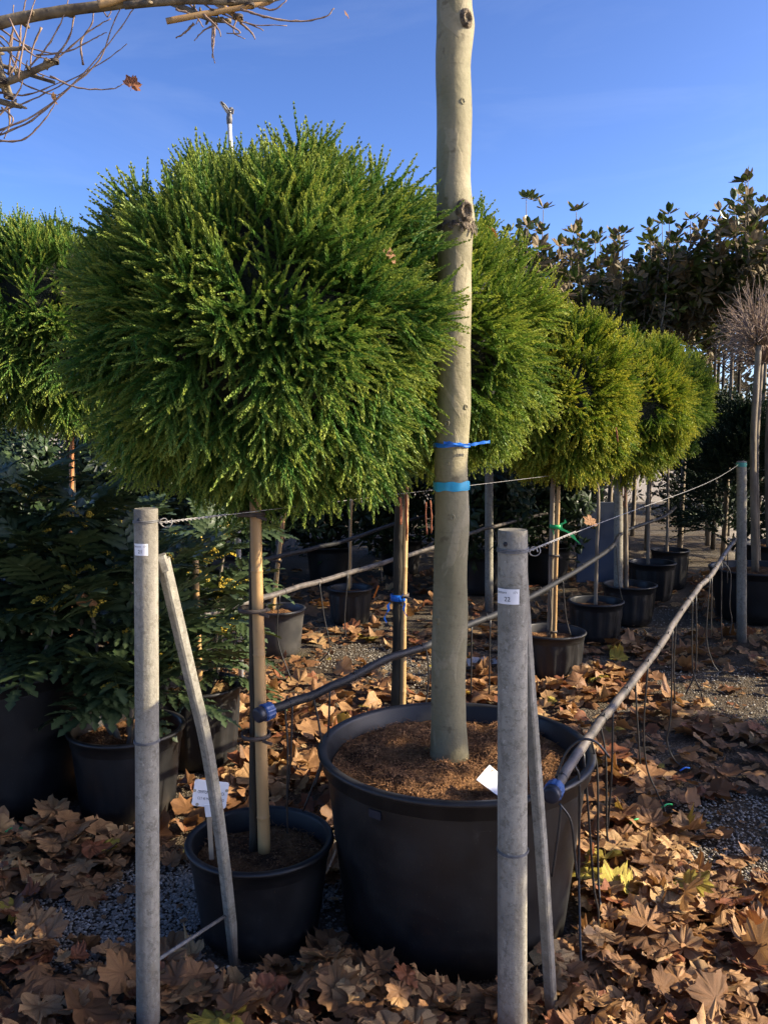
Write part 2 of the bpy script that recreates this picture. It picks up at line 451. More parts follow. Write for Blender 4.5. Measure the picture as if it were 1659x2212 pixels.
M['teal_band'] = simple('teal painted band', (0.05, 0.25, 0.20), (0.09, 0.33, 0.27), 40, 0.6, 0)
M['orange'] = simple('orange marker', (0.62, 0.16, 0.015), (0.72, 0.22, 0.03), 30, 0.5, 0)
M['panel'] = simple('blue grey board', (0.06, 0.075, 0.11), (0.09, 0.11, 0.15), 5, 0.7, 0.1)
M['alu'] = simple('dull aluminium', (0.38, 0.38, 0.38), (0.52, 0.52, 0.52), 30, 0.45, 0.1, 0.001, 0.6)
M['pale_sheet'] = simple('pale crumpled paper', (0.52, 0.42, 0.36), (0.64, 0.54, 0.47), 20, 0.8, 0.4)
M['wood'] = simple('plain wooden peg', (0.27, 0.20, 0.13), (0.38, 0.30, 0.20), 30, 0.75, 0.3, 0.002, stretch=(1, 1, 0.2))

# ------------------------------------------------------------------ ground
gm = MB()
xs = list(np.linspace(-6, 7, 66)); ys = list(np.linspace(0.2, 13, 66))
def gz(x, y): return 0.012 * hnoise(x * 1.1, y * 1.1) + 0.005 * hnoise(x * 4, y * 4, 3)
gv = [(x, y, gz(x, y) - 0.008) for y in ys for x in xs]; nx = len(xs)
gf = [(j * nx + i, j * nx + i + 1, (j + 1) * nx + i + 1, (j + 1) * nx + i) for j in range(len(ys) - 1) for i in range(nx - 1)]
gm.add(gv, gf)
# the same sheet carried out to the horizon
b = len(gm.v); S = 900
edge = [i for i in range(nx)] + [(j + 1) * nx - 1 for j in range(1, len(ys))] + [len(gv) - 1 - i for i in range(1, nx)] + [j * nx for j in range(len(ys) - 2, 0, -1)]
far = []
for e in edge:
    x, y, z = gv[e]; d = Vector((x - 0.5, y - 6.5)); k = S / max(abs(d.x), abs(d.y))
    far.append((0.5 + d.x * k, 6.5 + d.y * k, -0.02))
gm.v += far
n = len(edge)
for i in range(n):
    gm.f.append((edge[(i + 1) % n], edge[i], b + i, b + (i + 1) % n)); gm.sm.append(True)
tag(gm.build('ground', M['ground']), kind='structure')

# ------------------------------------------------------------------ foliage machinery
def shoot(P, D, bend, L, step, nlen, nw, ranks, t0=0.0, t1=1.0, ph=0.0):
    """needles set round one curved shoot: one triangle each"""
    P = np.array(P, float); D0 = np.array(D, float); D0 /= np.linalg.norm(D0); bend = np.array(bend, float)
    V = []; T = []
    nn = max(2, int(L / step))
    for i in range(nn + 1):
        s = i / nn
        p = P + D0 * L * s + bend * L * s * s
        D = D0 + bend * 2 * s; D /= np.linalg.norm(D)
        a = np.cross(D, [0.3, 0.2, 0.9]); a /= np.linalg.norm(a); bb = np.cross(D, a)
        tp = (0.75 + 0.25 * min(1, s * 5)) * (1.0 if s < 0.75 else 1.0 - 0.5 * (s - 0.75) / 0.25)
        for k in range(ranks):
            an = ph + 2 * math.pi * k / ranks + i * 1.1
            rad = a * math.cos(an) + bb * math.sin(an); tan = -a * math.sin(an) + bb * math.cos(an)
            sp = 0.48 if s < 0.85 else 0.26
            nd = D * math.cos(sp) + rad * math.sin(sp)
            l = nlen * tp
            base = p - D * 0.2 * l
            V += [base - tan * nw / 2, base + tan * nw / 2, p + nd * l]
            tt = t0 + (t1 - t0) * s
            T += [tt * 0.85, tt * 0.85, tt]
    return V, T
def spray_template(seed, L, nside, step, nlen, nw, ranks, sl=(0.35, 0.6)):
    r = random.Random(seed); V = []; T = []
    bd = np.array([r.uniform(-.42, .42), r.uniform(-.42, .42), 0])
    v, t = shoot((0, 0, 0), (r.uniform(-.1, .1), r.uniform(-.1, .1), 1), bd, L, step, nlen, nw, ranks, 0.1, 1.0, r.random() * 6)
    V += v; T += t
    for i in range(nside):
        s = 0.10 + 0.72 * i / nside + r.uniform(-.04, .04)
        an = (0 if i % 2 else math.pi) + r.uniform(-0.9, 0.9)
        el = r.uniform(0.40, 0.85)
        D = np.array((math.sin(el) * math.cos(an), math.sin(el) * math.sin(an), math.cos(el)))
        l = L * r.uniform(*sl) * (1.1 - 0.75 * s)
        up = np.array([0, 0, 1.0]) * 0.22 + np.array([r.uniform(-.2, .2), r.uniform(-.2, .2), 0])
        v, t = shoot(np.array((0, 0, L * s)) + bd * L * s * s, D, up, l + 0.012, step, nlen * r.uniform(.85, 1.05), nw, ranks, 0.3, 1.0, r.random() * 6)
        V += v; T += t
    return np.array(V, np.float32), np.array(T, np.float32)
SPRAY_HI = [spray_template(i, 0.145, 5, 0.0074, 0.0150, 0.0076, 3, (0.55, 0.90)) for i in range(10)]
SPRAY_MID = [spray_template(20 + i, 0.150, 5, 0.0092, 0.0165, 0.0090, 3, (0.55, 0.90)) for i in range(7)]
SPRAY_LO = [spray_template(40 + i, 0.155, 5, 0.0135, 0.0205, 0.0115, 3, (0.50, 0.85)) for i in range(6)]

def scatter(templates, pos, dirs, scale, rnd, rng, tintmul=None):
    """place spray templates: +Z of the template along dirs"""
    N = len(pos); which = rng.integers(0, len(templates), N)
    roll = rng.uniform(0, 2 * math.pi, N)
    z = dirs / np.linalg.norm(dirs, axis=1, keepdims=True)
    ref = np.tile([0.31, 0.17, 0.93], (N, 1))
    x = np.cross(ref, z); bad = np.linalg.norm(x, axis=1) < 1e-3; x[bad] = [1, 0, 0]
    x /= np.linalg.norm(x, axis=1, keepdims=True); y = np.cross(z, x)
    c, s = np.cos(roll)[:, None], np.sin(roll)[:, None]
    x, y = x * c + y * s, y * c - x * s
    Mx = np.stack([x, y, z], axis=2) * scale[:, None, None]
    VV = []; TT = []; RR = []
    for w, (tv, tt) in enumerate(templates):
        ix = np.nonzero(which == w)[0]
        if len(ix) == 0: continue
        v = np.einsum('nij,kj->nki', Mx[ix], tv) + pos[ix][:, None, :]
        VV.append(v.reshape(-1, 3)); TT.append(np.tile(tt, len(ix))); RR.append(np.repeat(rnd[ix], len(tv)))
    V = np.concatenate(VV); T = np.concatenate(TT); Q = np.concatenate(RR)
    F = np.arange(len(V), dtype=np.int32).reshape(-1, 3)
    return V, F, T, Q

def ball_crown(parent, c, rx, ry, rz, nb, nspray, templates, mat, seed, scale=1.0, back=0.6, fall=0.17, lump=0.10, boxy=2.25):
    rng = np.random.default_rng(seed); c = np.array(c)
    i = np.arange(nb) + 0.5
    ph = np.arccos(1 - 2 * i / nb); th = math.pi * (1 + 5 ** 0.5) * i + rng.uniform(0, 6)
    B = np.stack([np.cos(th) * np.sin(ph), np.sin(th) * np.sin(ph), np.cos(ph)], 1) + rng.normal(0, 0.06, (nb, 3))
    B /= np.linalg.norm(B, axis=1, keepdims=True)
    bm = 1.0 + rng.uniform(-lump, lump * 0.7, nb)
    spread = 2.4 / math.sqrt(nb)
    per = rng.integers(0, nb, nspray)
    Nn = B[per] + rng.normal(0, spread * 0.5, (nspray, 3))
    Nn /= np.linalg.norm(Nn, axis=1, keepdims=True)
    keep = (Nn[:, 1] < 0.35) | (rng.random(nspray) < back)
    per, Nn = per[keep], Nn[keep]; N = len(Nn)
    dist = np.linalg.norm(Nn - B[per], axis=1) / spread
    rad = bm[per] * (1.0 - fall * np.clip(dist, 0, 1.5) ** 2) - np.abs(rng.normal(0, 0.035, N)) - (rng.random(N) < 0.18) * rng.uniform(0.05, 0.2, N)
    nz = Nn[:, 2]
    Bd = B[per] * 0.35 + Nn * 0.75
    D = Bd + rng.normal(0, 0.19, (N, 3))
    D[:, 2] += 0.50 * np.clip(nz + 0.05, 0, 1) - 1.25 * np.clip(0.15 - nz, 0, 1)
    D /= np.linalg.norm(D, axis=1, keepdims=True)
    sc = scale * rng.uniform(0.70, 1.2, N)
    rad = rad * (np.hypot(Nn[:, 0], Nn[:, 1]) ** boxy + np.abs(nz) ** boxy) ** (-1 / boxy)
    tip = c + Nn * rad[:, None] * np.array([rx, ry, rz])
    pos = tip - D * (0.148 * sc)[:, None]
    rnd = np.clip(rng.normal(0.45, 0.2, N) + 0.25 * rng.standard_normal(nb)[per] * 0.6, 0, 1)
    V, F, T, Q = scatter(templates, pos, D, sc, rnd, rng)
    me = np_mesh('crown', V, F, {'tint': T, 'rnd': Q})
    o = link('crown', me, mat, parent)
    # dark solid core for the inner twigs, added to block light through the crown
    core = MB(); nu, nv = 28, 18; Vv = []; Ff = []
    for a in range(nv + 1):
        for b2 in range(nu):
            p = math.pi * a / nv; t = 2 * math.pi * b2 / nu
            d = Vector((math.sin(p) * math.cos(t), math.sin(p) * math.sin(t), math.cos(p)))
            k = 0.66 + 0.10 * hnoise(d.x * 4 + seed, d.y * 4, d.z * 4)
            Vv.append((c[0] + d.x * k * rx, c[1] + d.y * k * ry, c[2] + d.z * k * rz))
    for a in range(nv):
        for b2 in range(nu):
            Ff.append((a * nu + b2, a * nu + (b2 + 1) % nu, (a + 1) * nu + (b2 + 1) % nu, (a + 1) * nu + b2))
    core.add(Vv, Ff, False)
    core.build('twig_core', M['dark_core'], parent)
    return o

def trunk_mesh(parent, pts, r0, r1, mat, name='trunk', n=14, wob=0.004, steps=10):
    P = smooth_path(pts, steps); m = MB()
    k = len(P) - 1
    rr = [(r0 + (r1 - r0) * i / k) * (1 + 0.05 * hnoise(i * 0.7, r0 * 90)) for i in range(k + 1)]
    P = [p + Vector((wob * hnoise(i * 0.5, 3.1), wob * hnoise(i * 0.5, 7.7), 0)) for i, p in enumerate(P)]
    m.tube(P, rr, n)
    return m.build(name, mat, parent)

# ------------------------------------------------------------------ pots
SOLID = []          # (x, y, radius) footprints, kept free of fallen leaves
def nursery_pot(c, r, h, label, ribs=0, soil='soil', seg=48, soil_r=None, crumbs=0, depth=0.05, mat='pot', rimh=None):
    c = Vector(c); rb = r * 0.82; rimh = rimh or min(0.05, h * 0.16)
    t = thing('nursery_pot', label, 'plant pot', (c.x, c.y, 0), 'black plastic nursery pots')
    b = MB()
    def mod(an, j):
        if not ribs or j < 2 or j > 5: return 0
        return 0.006 * (1 if math.sin(an * ribs) > 0.1 else -0.4)
    prof = [(rb * 0.9, 0.0), (rb, 0.012)] + [(rb + (r * 0.955 - rb) * k / 5, 0.012 + (h - rimh - 0.012) * k / 5) for k in range(1, 6)]
    b.lathe(prof, seg if not ribs else 96, (c.x, c.y, 0), mod)
    b.add([(c.x + rb * 0.9 * math.cos(2 * math.pi * k / 24), c.y + rb * 0.9 * math.sin(2 * math.pi * k / 24), 0.0005) for k in range(24)], [tuple(range(24))])
    b.build('body', M[mat], t)
    q = MB()
    w = 0.012 * (r / 0.22) ** 0.5
    q.lathe([(r * 0.957, h - rimh - 0.004), (r - 0.006, h - rimh + 0.002), (r - 0.003, h - 0.014), (r + 0.004, h - 0.012), (r + 0.008, h - 0.004), (r + 0.006, h + 0.002), (r, h + 0.005), (r - w, h + 0.003), (r - w - 0.003, h - 0.004),
             (r * 0.95 - w, h - depth - 0.03)], seg, (c.x, c.y, 0))
    q.build('rim', M[mat], t)
    s = MB(); V = []; F = []; nr = 10 if r < 0.3 else 22; na = 36 if r < 0.3 else 80
    rs = r * 0.95 - w + 0.001
    for a in range(nr + 1):
        for k in range(na):
            rr = rs * a / nr; an = 2 * math.pi * k / na
            x, y = c.x + rr * math.cos(an), c.y + rr * math.sin(an)
            z = h - depth + (0.030 * hnoise(x * 9, y * 9, r) + 0.014 * hnoise(x * 26, y * 26)) * (1 if a < nr else 0.3) + 0.012 * (1 - (a / nr) ** 2)
            V.append((x, y, z))
    for a in range(nr):
        for k in range(na):
            F.append((a * na + k, a * na + (k + 1) % na, (a + 1) * na + (k + 1) % na, (a + 1) * na + k))
    s.add(V, F); s.build('soil', M[soil], t)
    if crumbs:
        rng = np.random.default_rng(int(r * 1000)); cr = MB()
        for i in range(crumbs):
            rr = rs * 0.97 * math.sqrt(rng.random()); an = rng.random() * 6.283
            x, y = c.x + rr * math.cos(an), c.y + rr * math.sin(an)
            z = h - depth + 0.030 * hnoise(x * 9, y * 9, r) + 0.014 * hnoise(x * 26, y * 26) + 0.012 * (1 - (rr / rs) ** 2)
            if i % 2 == 0:
                e = rng.uniform(0.0014, 0.0042); p = Vector((x, y, z + e * 0.4)); J = lambda: rng.uniform(0.6, 1.3) * e
                cr.add([p + Vector((J(), 0, 0)), p + Vector((-J(), J() * .4, 0)), p + Vector((0, J(), 0)), p + Vector((0, -J(), 0)), p + Vector((0, 0, J())), p - Vector((0, 0, e))],
                       [(0, 2, 4), (2, 1, 4), (1, 3, 4), (3, 0, 4), (2, 0, 5), (1, 2, 5), (3, 1, 5), (0, 3, 5)], False)
            else:
                l = rng.uniform(0.008, 0.030); a2 = rng.random() * 6.283
                d = Vector((math.cos(a2), math.sin(a2), rng.uniform(-0.1, 0.35))) * l
                p = Vector((x, y, z + 0.003)); mid = p + d * 0.5 + Vector((rng.uniform(-.006, .006), rng.uniform(-.006, .006), rng.uniform(0, 0.008)))
                cr.tube([p, mid, p + d], 0.0006, 3, False)
        cro = cr.build('soil_crumbs', M['crumb'], t); tag(cro, kind='stuff')
    SOLID.append((c.x, c.y, rb + 0.02))
    return t

# ------------------------------------------------------------------ concrete posts
def digits(parent, name, body, size, p0, axis_r, ang0, z, align='CENTER'):
    """lettering wrapped round a post of radius axis_r"""
    cu = bpy.data.curves.new(name, 'FONT'); cu.body = body; cu.size = size; cu.align_x = align
    tmp = bpy.data.objects.new(name, cu); COL.objects.link(tmp)
    bpy.context.view_layer.update()
    me = bpy.data.meshes.new_from_object(tmp.evaluated_get(bpy.context.evaluated_depsgraph_get()))
    bpy.data.objects.remove(tmp)
    return me
def concrete_post(label, top, bot, r, seam=True, wires=()):
    top = Vector(top); bot = Vector(bot)
    bot = top + (bot - top) * ((top.z + 0.05) / (top.z - bot.z))
    t = thing('concrete_post', label, 'post', (bot.x, bot.y, 0), 'concrete nursery posts')
    m = MB(); n = 40; rings = 26; V = []; F = []
    ax = (top - bot)
    for j in range(rings + 1):
        s = j / rings; p = bot + ax * s
        e = 1.0
        for k in range(n):
            an = 2 * math.pi * k / n
            rr = r * (1.03 - 0.04 * s) * (1 + 0.012 * hnoise(math.cos(an) * 2, math.sin(an) * 2, s * 9 + top.x * 5))
            if abs(((an - R(-60) + math.pi) % (2 * math.pi)) - math.pi) < 0.12: rr += r * 0.02
            V.append(p + Vector((rr * math.cos(an), rr * math.sin(an), 0)))
    for k in range(n):                                  # chamfered head, slightly hollow
        an = 2 * math.pi * k / n; V.append(top + Vector((r * 0.95 * math.cos(an), r * 0.95 * math.sin(an), 0.003)))
    for k in range(n):
        an = 2 * math.pi * k / n; V.append(top + Vector((r * 0.6 * math.cos(an), r * 0.6 * math.sin(an), 0.0015)))
    for j in range(rings + 2):
        for k in range(n):
            F.append((j * n + k, j * n + (k + 1) % n, (j + 1) * n + (k + 1) % n, (j + 1) * n + k))
    F.append(tuple((rings + 2) * n + k for k in range(n)))
    cut = rings * n; m.add(V, F[:cut]); b0 = len(m.v); m.sm += [False] * len(F[cut:]); m.f += F[cut:]; m.build('shaft', M['concrete'], t)
    SOLID.append((bot.x, bot.y, r))
    return t
def post_hole(t, top, r, ang, dz):
    m = MB(); p = Vector(top) + Vector((r * 0.96 * math.cos(ang), r * 0.96 * math.sin(ang), -dz))
    d = Vector((math.cos(ang), math.sin(ang), 0)); m.tube([p - d * 0.01, p + d * 0.0022], 0.0052, 14)
    m.build('bolt_hole', M['ink'], t)
def wrap(m, c, r, rad, turns=1.0, n=28, slope=0.0, a0=0.0):
    m.tube([Vector(c) + Vector((r * math.cos(a0 + 2 * math.pi * turns * i / n), r * math.sin(a0 + 2 * math.pi * turns * i / n), slope * math.sin(2 * math.pi * turns * i / n) + 0.0035 * turns * i / n)) for i in range(n + 1)], rad, 6)
def sticker(t, top, r, ang, zc, w, h, big, small):
    """paper sticker wrapped on the shaft: small line and big number"""
    c = Vector((top.x, top.y, 0)); R1 = r * 1.0 + 0.0022
    m = MB(); n = 10; V = []; F = []
    for k in range(n + 1):
        a = ang + (k / n - 0.5) * w / R1
        for z in (zc - h / 2, zc + h / 2):
            V.append(c + Vector((R1 * math.cos(a), R1 * math.sin(a), z)))
    F = [(2 * k, 2 * k + 2, 2 * k + 3, 2 * k + 1) for k in range(n)]
    m.add(V, F); s = m.build('sticker', M['paper'], t)
    for body, size, ox, oz, al in ((big, h * 0.42, 0, -h * 0.30, 'CENTER'), (small[0], h * 0.23, -w * 0.46, h * 0.20, 'LEFT'), (small[1], h * 0.23, w * 0.44, h * 0.20, 'RIGHT')):
        me = digits(None, 'lettering', body, size, None, r, ang, zc, al)
        for v in me.vertices:
            a = ang + (ox + v.co.x) / R1; R2 = R1 + 0.0009
            v.co = c + Vector((R2 * math.cos(a), R2 * math.sin(a), zc + oz + v.co.y))
        me.materials.clear(); me.materials.append(M['ink'])
        o = bpy.data.objects.new('lettering', me); COL.objects.link(o); o.parent = s; 

# post 21 with its leaning brace and rod
T21 = at(316, 1101, 1.95); p21 = concrete_post('concrete post with number 21 sticker and leaning brace beside the mahonia shrubs', T21, at(321, 2212, 1.95), 0.0272)
post_hole(p21, T21, 0.0272, R(-109), 0.022)
m = MB(); bp = [at(352, 1206, 1.98), at(385, 1347, 2.02), at(418, 1487, 2.07), at(448, 1618, 2.12), at(479, 1820, 2.19), at(507, 2066, 2.27)]
bp.append(bp[-1] + (bp[-1] - bp[-2]).normalized() * 0.10)
bsp = smooth_path(bp, 4)
def bar_along(P, w, d, roll):
    V = []; F = []; e = 0.004
    ring = [(-w + e, -d), (w - e, -d), (w, -d + e), (w, d - e), (w - e, d), (-w + e, d), (-w, d - e), (-w, -d + e)]
    for i, p in enumerate(P):
        t = (P[min(i + 1, len(P) - 1)] - P[max(0, i - 1)]).normalized()
        s = t.cross(Vector((0, 1, 0))).normalized() * -1; u = t.cross(s)
        s, u = s * math.cos(roll) + u * math.sin(roll), u * math.cos(roll) - s * math.sin(roll)
        V += [p + s * x + u * y for x, y in ring]
    k = 8
    for i in range(len(P) - 1):
        for j in range(k): F.append((i * k + j, i * k + (j + 1) % k, (i + 1) * k + (j + 1) % k, (i + 1) * k + j))
    F.append(tuple(range(k))); F.append(tuple((len(P) - 1) * k + j for j in range(k)))
    return V, F
m.add(*bar_along(bsp, 0.0135, 0.0135, R(35)), smooth=False)
m.build('brace', M['concrete'], p21)
m = MB(); m.prism(at(348, 1199, 1.975), at(359, 1232, 1.98), 0.022, 0.03, 0.2, 0.004)
m.build('brace_head', M['concrete'], p21)
m = MB(); m.tube([at(325, 2084, 1.95), at(488, 1978, 2.235)], 0.0048, 10); m.build('tie_rod', M['rod'], p21)
for q in ((at(316, 1129, 1.95), 0.0285), (at(318, 1603, 1.95), 0.0292)):
    m = MB(); wrap(m, q[0], q[1], 0.0013, 2.0, 40, 0.001); m.build('wire_wrap', M['rod'], p21)
sticker(p21, T21, 0.0279, R(-104), at(300, 1184, 1.95).z, 0.036, 0.027, '21', ('Settore', '171'))
# post 22
T22 = at(1107, 1147, 1.90); p22 = concrete_post('thick concrete post with number 22 sticker in front of the largest pot', T22, at(1106, 2212, 1.90), 0.0336)
post_hole(p22, T22, 0.0336, R(-126), 0.026)
m = MB(); bp = [at(1123, 1215, 1.945), at(1136, 1400, 1.955), at(1149, 1576, 1.967), at(1173, 1895, 1.99), at(1192, 2212, 2.02)]
bp.append(bp[-1] + (bp[-1] - bp[-2]).normalized() * 0.08)
m.add(*bar_along(smooth_path(bp, 4), 0.0130, 0.0130, R(38)), smooth=False); m.build('brace', M['concrete'], p22)
for q in ((at(1107, 1192, 1.90), 0.0352, 3.0), (at(1107, 1838, 1.90), 0.0357, 2.0)):
    m = MB(); wrap(m, q[0], q[1], 0.0014, q[2], 50, 0.002); m.build('wire_wrap', M['rod'], p22)
sticker(p22, T22, 0.0343, R(-114), at(1097, 1283, 1.90).z, 0.054, 0.034, '22', ('Settore', '171'))
# posts further down the rows
def far_post(label, px, ptop, pbot, Y, band=True):
    g = gp(px, pbot); tp = at(px, ptop, g.y)
    t = concrete_post(label, tp, g, 0.033)
    if band:
        m = MB(); m.lathe([(0.0345, tp.z - 0.035), (0.0345, tp.z - 0.006)], 24, (tp.x, tp.y, 0)); m.build('paint_band', M['teal_band'], t)
    return tp
TR = far_post('slim concrete post with teal band beside the bare round headed tree', 1601, 997, 1383, 5.95)
TM = far_post('concrete post with teal band just right of the plane trunk', 1056, 1000, 1320, 7.0)
TE = far_post('concrete post standing among the golden round headed trees', 1335, 1006, 1345, 6.7, False)

# ------------------------------------------------------------------ the big plane tree, its pot, ribbons and label card
PC = at(972, 1632, 2.53); POT = Vector((0.214, 2.50, 0))
nursery_pot(POT, 0.405, 0.535, 'largest black nursery pot holding the pale plane trunk', crumbs=6500, seg=96, depth=0.05, rimh=0.05)
big = next(o for o in bpy.data.objects if o.get('label', '').startswith('largest black nursery pot'))
for an in (R(-128), R(-20), R(52), R(160)):
    m = MB(); d = Vector((math.cos(an), math.sin(an), 0)); tg = Vector((-math.sin(an), math.cos(an), 0)); p = POT + d * 0.3845 + Vector((0, 0, 0.462))
    m.add([p - tg * .02 + Vector((0, 0, -.011)), p + tg * .02 + Vector((0, 0, -.011)), p + tg * .02 + Vector((0, 0, .011)), p - tg * .02 + Vector((0, 0, .011))] + [q + d * .004 for q in (p - tg * .02 + Vector((0, 0, -.011)), p + tg * .02 + Vector((0, 0, -.011)), p + tg * .02 + Vector((0, 0, .011)), p - tg * .02 + Vector((0, 0, .011)))],
          [(0, 1, 2, 3), (4, 7, 6, 5), (0, 4, 5, 1), (1, 5, 6, 2), (2, 6, 7, 3), (3, 7, 4, 0)], False)
    m.build('handle_slot', M['cap_dark'], big)
tr = thing('plane_tree', 'pale smooth plane trunk with blue tapes rising from the largest pot', 'tree', (PC.x, PC.y, 0.48))
prof = [(972, 1672, 52), (972, 1650, 47.5), (971, 1632, 43.5), (969, 1560, 39), (968, 1450, 37.5), (972, 1330, 38.5), (972, 1240, 36.5), (977, 1120, 37.5), (974, 1000, 35.5), (980, 880, 36.5), (980, 750, 34.5), (981, 660, 36), 
        (982, 590, 35.5), (983, 520, 37.5), (984, 478, 41.5), (982, 440, 38), (979, 380, 35.5), (981, 250, 36.5), (979, 140, 35.5), (984, 58, 39), (981, 0, 36), (983, -150, 35)]
Yt = 2.53; mpx = Yt / FPX
cp = [at(a, b2, Yt) for a, b2, w in prof]; rp = [w * mpx for a, b2, w in prof]
# resample smoothly
P = smooth_path(cp, 8); Rr = []
for i in range(len(prof) - 1):
    for k in range(8): Rr.append(rp[i] + (rp[i + 1] - rp[i]) * k / 8)
Rr.append(rp[-1])
topz = P[-1].z
for k in range(1, 16):
    P.append(P[-1] + Vector((0.004 * math.sin(k), 0.004 * math.cos(k * 1.3), 0.16))); Rr.append(Rr[-1] * 0.965)
m = MB(); n = 48; V = []; F = []
scars = [(at(1004, 57, Yt), 0.030), (at(1001, 466, Yt), 0.036), (at(950, 470, Yt), 0.02), (at(974, 1114, Yt), 0.012), (at(943, 1335, Yt), 0.016), (at(1003, 880, Yt), 0.012), (at(963, 915, Yt), 0.013), (at(996, 232, Yt), 0.013), (at(955, 765, Yt), 0.012), (at(965, 1000, Yt), 0.008), (at(1008, 790, Yt), 0.01)]
scars_s = []
for i, (p, r) in enumerate(zip(P, Rr)):
    for k in range(n):
        an = 2 * math.pi * k / n
        rr = r * (1 + 0.03 * hnoise(1.3, 2.2, p.z * 2.6) + 0.03 * hnoise(math.cos(an) * 1.5, math.sin(an) * 1.5, p.z * 5) + 0.008 * hnoise(math.cos(an) * 5, math.sin(an) * 5, p.z * 24))
        V.append(p + Vector((rr * math.cos(an), rr * math.sin(an), 0)))
for i in range(len(P) - 1):
    for k in range(n): F.append((i * n + k, i * n + (k + 1) % n, (i + 1) * n + (k + 1) % n, (i + 1) * n + k))
m.add(V, F); m.build('trunk', M['plane_bark'], tr)
def axis_at(z):
    for i in range(len(P) - 1):
        if P[i].z <= z <= P[i + 1].z:
            f = (z - P[i].z) / (P[i + 1].z - P[i].z); return P[i].lerp(P[i + 1], f), Rr[i] + (Rr[i + 1] - Rr[i]) * f
    return P[-1], Rr[-1]
for sp, sr in scars:
    a, r = axis_at(sp.z); dx = max(-0.98, min(0.98, (sp.x - a.x) / r)); an = -math.acos(dx)
    d = Vector((math.cos(an), math.sin(an), 0)); tg = Vector((-math.sin(an), math.cos(an), 0)); up = Vector((0, 0, 1))
    m = MB(); V = []; F = []; nr = 7; na = 18
    for j in range(nr + 1):
        for k in range(na):
            q = 2 * math.pi * k / na; s = j / nr
            rr = sr * s * (1 + 0.18 * hnoise(math.cos(q) * 2, math.sin(q) * 2, sp.z * 7))
            hgt = sr * (0.38 * math.exp(-((s - 0.55) / 0.22) ** 2) + 0.10 * (1 - s)) + 0.1 * sr * hnoise(q * 2, s * 6, sp.z)
            off = tg * rr * math.cos(q) * 0.85 + up * rr * math.sin(q)
            bend = (off.dot(tg)) ** 2 / (2 * r)
            V.append(a + d * (r - 0.002 + hgt * (1 if j < nr else 0) - bend - (0.006 if j == nr else 0)) + off)
    for j in range(nr):
        for k in range(na): F.append((j * na + k, j * na + (k + 1) % na, (j + 1) * na + (k + 1) % na, (j + 1) * na + k))
    m.add(V, F); m.build('branch_scar', M['knot'] if sr > 0.018 else M['plane_bark'], tr)
# torn bark around the big pruning ring
m = MB(); a, r = axis_at(at(983, 480, Yt).z)
for k in range(34):
    an = R(-175) + k * R(175) / 34; z = a.z + 0.028 * hnoise(k * 0.7, 2) - 0.01
    d = Vector((math.cos(an), math.sin(an), 0)); tg = Vector((-math.sin(an), math.cos(an), 0)); w = random.uniform(0.004, 0.009)
    p = a + d * (r + 0.001) + Vector((0, 0, z - a.z)); h = random.uniform(0.008, 0.03)
    m.add([p - tg * w, p + tg * w, p + tg * w * 0.4 + d * 0.006 + Vector((0, 0, -h)), p - tg * w * 0.5 + d * 0.005 + Vector((0, 0, -h))], [(0, 1, 2, 3)], False)
m.build('torn_bark', M['knot'], tr)
# bare limbs above the frame
m = MB()
for k in range(12):
    s = P[-1 - k]; a = k * 2.4
    e = s + Vector((math.cos(a) * 0.9, math.sin(a) * 0.9, 0.8))
    m.tube(smooth_path([s, s.lerp(e, 0.5) + Vector((0, 0, -0.08)), e], 5), [0.016 * (1 - i / 13) for i in range(11)], 7)
m.build('limb', M['plane_bark'], tr)
def band(name, label, y, h, mat, cat, tail=None):
    z = at(978, y, Yt).z; a, r = axis_at(z)
    t = thing(name, label, cat, (a.x, a.y, z)); m = MB()
    def strip(hh, slope, turns, r0):
        n = 72; V = []; F = []
        for i in range(n + 1):
            an = R(-50) - turns * 2 * math.pi * i / n
            z0 = z + slope * math.sin(an + 1.2) + 0.0012 * math.sin(an * 5 + h * 900); w = hh / 2 * (1 + 0.10 * math.sin(an * 7))
            rr = r * 1.025 + r0 + 0.0014 * i / n + 0.0008 * math.sin(an * 9)
            for zz, ro in ((z0 - w, 0), (z0 - w * .2, .0007), (z0 + w * .3, .0005), (z0 + w, 0)): V.append((a.x + (rr + ro) * math.cos(an), a.y + (rr + ro) * math.sin(an), zz))
        for i in range(n):
            for k in range(3): F.append((i * 4 + k, i * 4 + k + 1, i * 4 + 5 + k, i * 4 + 4 + k))
        m.add(V, F)
    if tail:
        strip(h * 0.75, 0.0025, 1.0, 0.002)
        m.build('band', mat, t); m = MB(); strip(h * 0.55, -0.004, 1.0, 0.0035)
    else: strip(h, 0.0012, 1.12, 0.002)
    m.build('band', mat, t)
    if tail:
        q = MB(); 
        kx = at(993, y - 1, Yt - 0.056)
        q.tube([kx + Vector((-0.012, 0, 0.002)), kx, kx + Vector((0.012, 0, -0.002))], [0.004, 0.007, 0.004], 8)
        q.build('knot', mat, t)
        for e in tail:
            q = MB(); E = smooth_path(e, 5); V = []; F = []
            for i, p in enumerate(E):
                w = 0.0050 * (0.45 + 0.55 * min(1, i / 6)) * (1 + .25 * math.sin(i * 1.3)); V += [p + Vector((0, 0.002 * math.sin(i), w)), p + Vector((0, 0, -w * 0.6))]
            F = [(2 * i, 2 * i + 2, 2 * i + 3, 2 * i + 1) for i in range(len(E) - 1)]
            q.add(V, F); q.build('ribbon_tail', mat, t)
    return t
band('tape_band', 'wide sky blue tape wrapped around the plane trunk below the ribbon', 1049, 0.026, M['cyan_tape'], 'tape')
